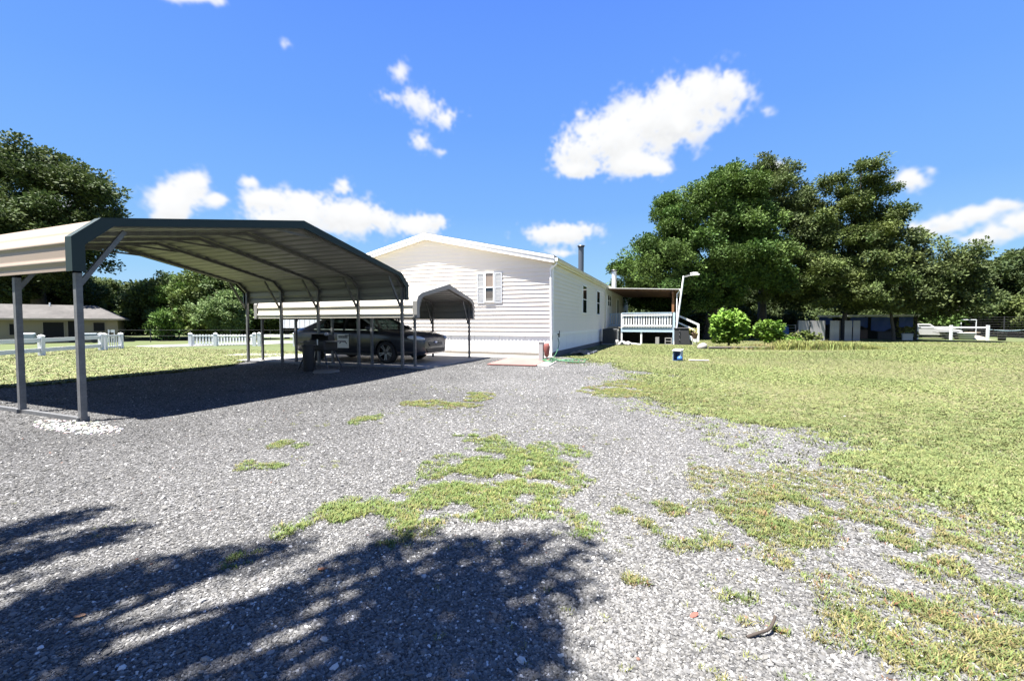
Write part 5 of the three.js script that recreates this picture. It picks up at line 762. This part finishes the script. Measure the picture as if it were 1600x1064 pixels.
// round bushes by the grass bed
const big = leafClump(210, 14, .2, .17, .075, .3);
const BU = [[.08, .165, .022], [.16, .25, .036]];
tree('round_bush', 'large round bright green bush right of the deck', [2.55, -25.6], { bush: true, seed: 401, trunk: .06, fork: .5, n: 0, gap: .25, size: 1, dens: 2.6, floor: .15, clump: big, col: BU, lobes: [[0, 1.1, 0, .95, .88, .85], [-.3, 1.35, .1, .6, .55, .55], [.35, 1.25, .1, .58, .55, .55], [-.45, .75, .15, .5, .5, .5], [.45, .75, .15, .46, .46, .45], [0, 1.68, 0, .42, .3, .4]] });
tree('round_bush', 'smaller round bright green bush beside the large one', [4.55, -26.2], { bush: true, seed: 402, trunk: .05, fork: .4, n: 0, gap: .25, size: 1, dens: 2.6, floor: .15, clump: big, col: BU, lobes: [[0, .85, 0, .62, .6, .58], [-.2, 1.05, .1, .4, .38, .4], [.22, 1.0, .1, .38, .36, .38], [.02, .6, .15, .5, .4, .45]] });
tree('low_shrub', 'low leafy shrub at the foot of the smaller round bush', [5.15, -26.0], { bush: true, seed: 403, trunk: .03, fork: .2, n: 0, gap: .25, size: .9, dens: 2.6, floor: .08, clump: big, col: BU, lobes: [[0, .3, 0, .42, .3, .4], [.35, .25, .1, .3, .25, .3]] });
tree('low_shrub', 'pale weedy shrub before the grey panel fence', [8.0, -34.6], { bush: true, seed: 404, trunk: .03, fork: .2, n: 0, gap: .3, size: .9, dens: 2.2, floor: .08, clump: big, col: [[.09, .13, .03], [.15, .18, .05]], lobes: [[0, .35, 0, .55, .4, .5], [.6, .3, .1, .45, .3, .4], [-.7, .3, 0, .4, .3, .4]] });
// dark undergrowth below the grove
[[-1.6, -38.2, 1.3, 'dark leafy bush close behind the middle of the deck'], [-3.9, -38.4, 1.3, 'dark leafy bush close behind the left of the deck'], [.6, -39.0, 1.3, 'dark leafy bush close behind the right of the deck'], [-1.5, -40, 1.5, 'dark undergrowth bush behind the left part of the deck'], [1.2, -41.5, 1.6, 'dark undergrowth bush behind the foot of the broad tree'], [4.4, -43, 1.7, 'dark undergrowth bush behind the round bushes'], [8.4, -45, 1.6, 'dark undergrowth bush behind the blue chairs'], [12.2, -47.5, 1.6, 'dark undergrowth bush behind the open shed'], [17.6, -50, 1.6, 'dark undergrowth bush behind the white vehicle'], [-3.6, -44, 1.6, 'dark undergrowth bush behind the far end of the house']].forEach(([x, z, r, l], i) => tree('undergrowth', l, [x, z], { bush: true, seed: 450 + i, trunk: .06, fork: .5, n: 0, gap: .33, dens: 1.0, floor: .1, clump: CL[1], col: DK, lobes: [[-r * .8, r * .5, 0, r, r * .7, r], [r * .7, r * .6, .2, r, r * .8, r], [0, r * .9, -.2, r, r * .7, r]] }));
// the wood that closes the view all round, one mass
{
  const R = rng(99), it = [];
  for (let k = 0; k < 26000; k++) {
    const a = -1.25 + R() * 2.35, D = (a > -.1 ? 70 : 88) + R() * 9, x = D * (fwd2[0] * Math.cos(a) + rgt2[0] * Math.sin(a)), z = D * (fwd2[1] * Math.cos(a) + rgt2[1] * Math.sin(a)), h = (a > -.1 ? 4.2 : 5) + 4.2 * fbm(a * 14, 3.3, 0, 4) + (R() - .5) * .6, y = gy(x, z) + h * Math.pow(R(), .8), w = .7 + .5 * R(), q = R();
    it.push({ x, y, z, sx: 2.0 + R(), ry: R() * 6.28, rx: R() - .5, rz: R() - .5, c: [lerp(.03, .075, q) * w, lerp(.055, .1, q) * w, lerp(.018, .03, q) * w] });
  }
  instanced('far_wood', CL[1], leafMat, it, 'dark far wood closing the horizon behind everything', 'wood');
}
// oak behind the camera: its boughs shade the near gravel
{
  const at = (x, z, h, r) => [x - .22 * h + 6, h, z + .23 * h - 6, r, r * .7, r];
  const low = [[-3.7, -1.26, 0.12], [-3.68, -1.39, 0.1], [-3.61, -1.54, 0.09], [-3.33, -1.12, 0.14], [-3.22, -1.21, 0.14], [-3.13, -1.34, 0.12], [-3.07, -1.48, 0.1], [-2.54, -0.83, 0.13], [-2.58, -0.94, 0.13], [-2.59, -1.05, 0.13], [-2.55, -1.15, 0.14], [-2.47, -1.25, 0.13], [-2.36, -1.35, 0.12], [-2.25, -1.46, 0.11], [-2.13, -1.57, 0.09], [-2.02, -1.65, 0.07], [-2.23, -0.76, 0.14], [-2.18, -0.88, 0.11], [-1.81, -0.86, 0.13], [-2.94, -1.08, 0.04], [-1.66, -1.0, 0.11], [-1.66, -1.12, 0.09], [-1.65, -1.24, 0.09], [-1.63, -1.36, 0.09], [-1.61, -1.52, 0.09], [-1.56, -1.68, 0.11], [-1.49, -1.83, 0.11], [-1.41, -2.01, 0.12], [-1.16, -2.02, 0.14], [-0.97, -2.09, 0.12], [-0.8, -2.25, 0.09], [-0.65, -2.4, 0.06], [-1.25, -1.68, 0.15], [-1.02, -1.72, 0.17], [-0.83, -1.79, 0.17], [-0.66, -1.97, 0.11], [-0.5, -1.95, 0.09], [-0.51, -2.28, 0.08], [-1.04, -1.48, 0.15], [-0.81, -1.51, 0.17], [-0.66, -1.62, 0.13], [-0.49, -1.47, 0.11], [-0.65, -1.36, 0.16], [-0.86, -1.3, 0.14], [-0.95, -1.2, 0.09], [-1.34, -1.06, 0.06], [-1.2, -1.1, 0.05], [-2.04, -1.09, 0.03], [-1.3, -1.46, 0.09], [-2.02, -1.77, 0.05], [-0.48, -1.63, 0.05], [-0.36, -1.43, 0.04]];
  const R = rng(17), L = [];
  for (const [x, z, r] of low) L.push(at(x, z, 6.2 + R() * 1.4, r));
  for (let k = 0; k < 150; k++) { const x = -6.5 + R() * 7, z = -.35 + R() * R() * 5.5; L.push(at(x, z, 6.4 + R() * 2.6, .2 + .22 * R())); }
  tree('oak_tree', 'oak behind the camera whose boughs shade the near gravel', [-6, 6], { seed: 431, trunk: .4, fork: 4.2, n: 0, gap: 0, per: 62, size: 1, col: DK, lobes: L, clump: leafClump(220, 14, .11, .075, .026) });
}
renderer.render(scene, camera);
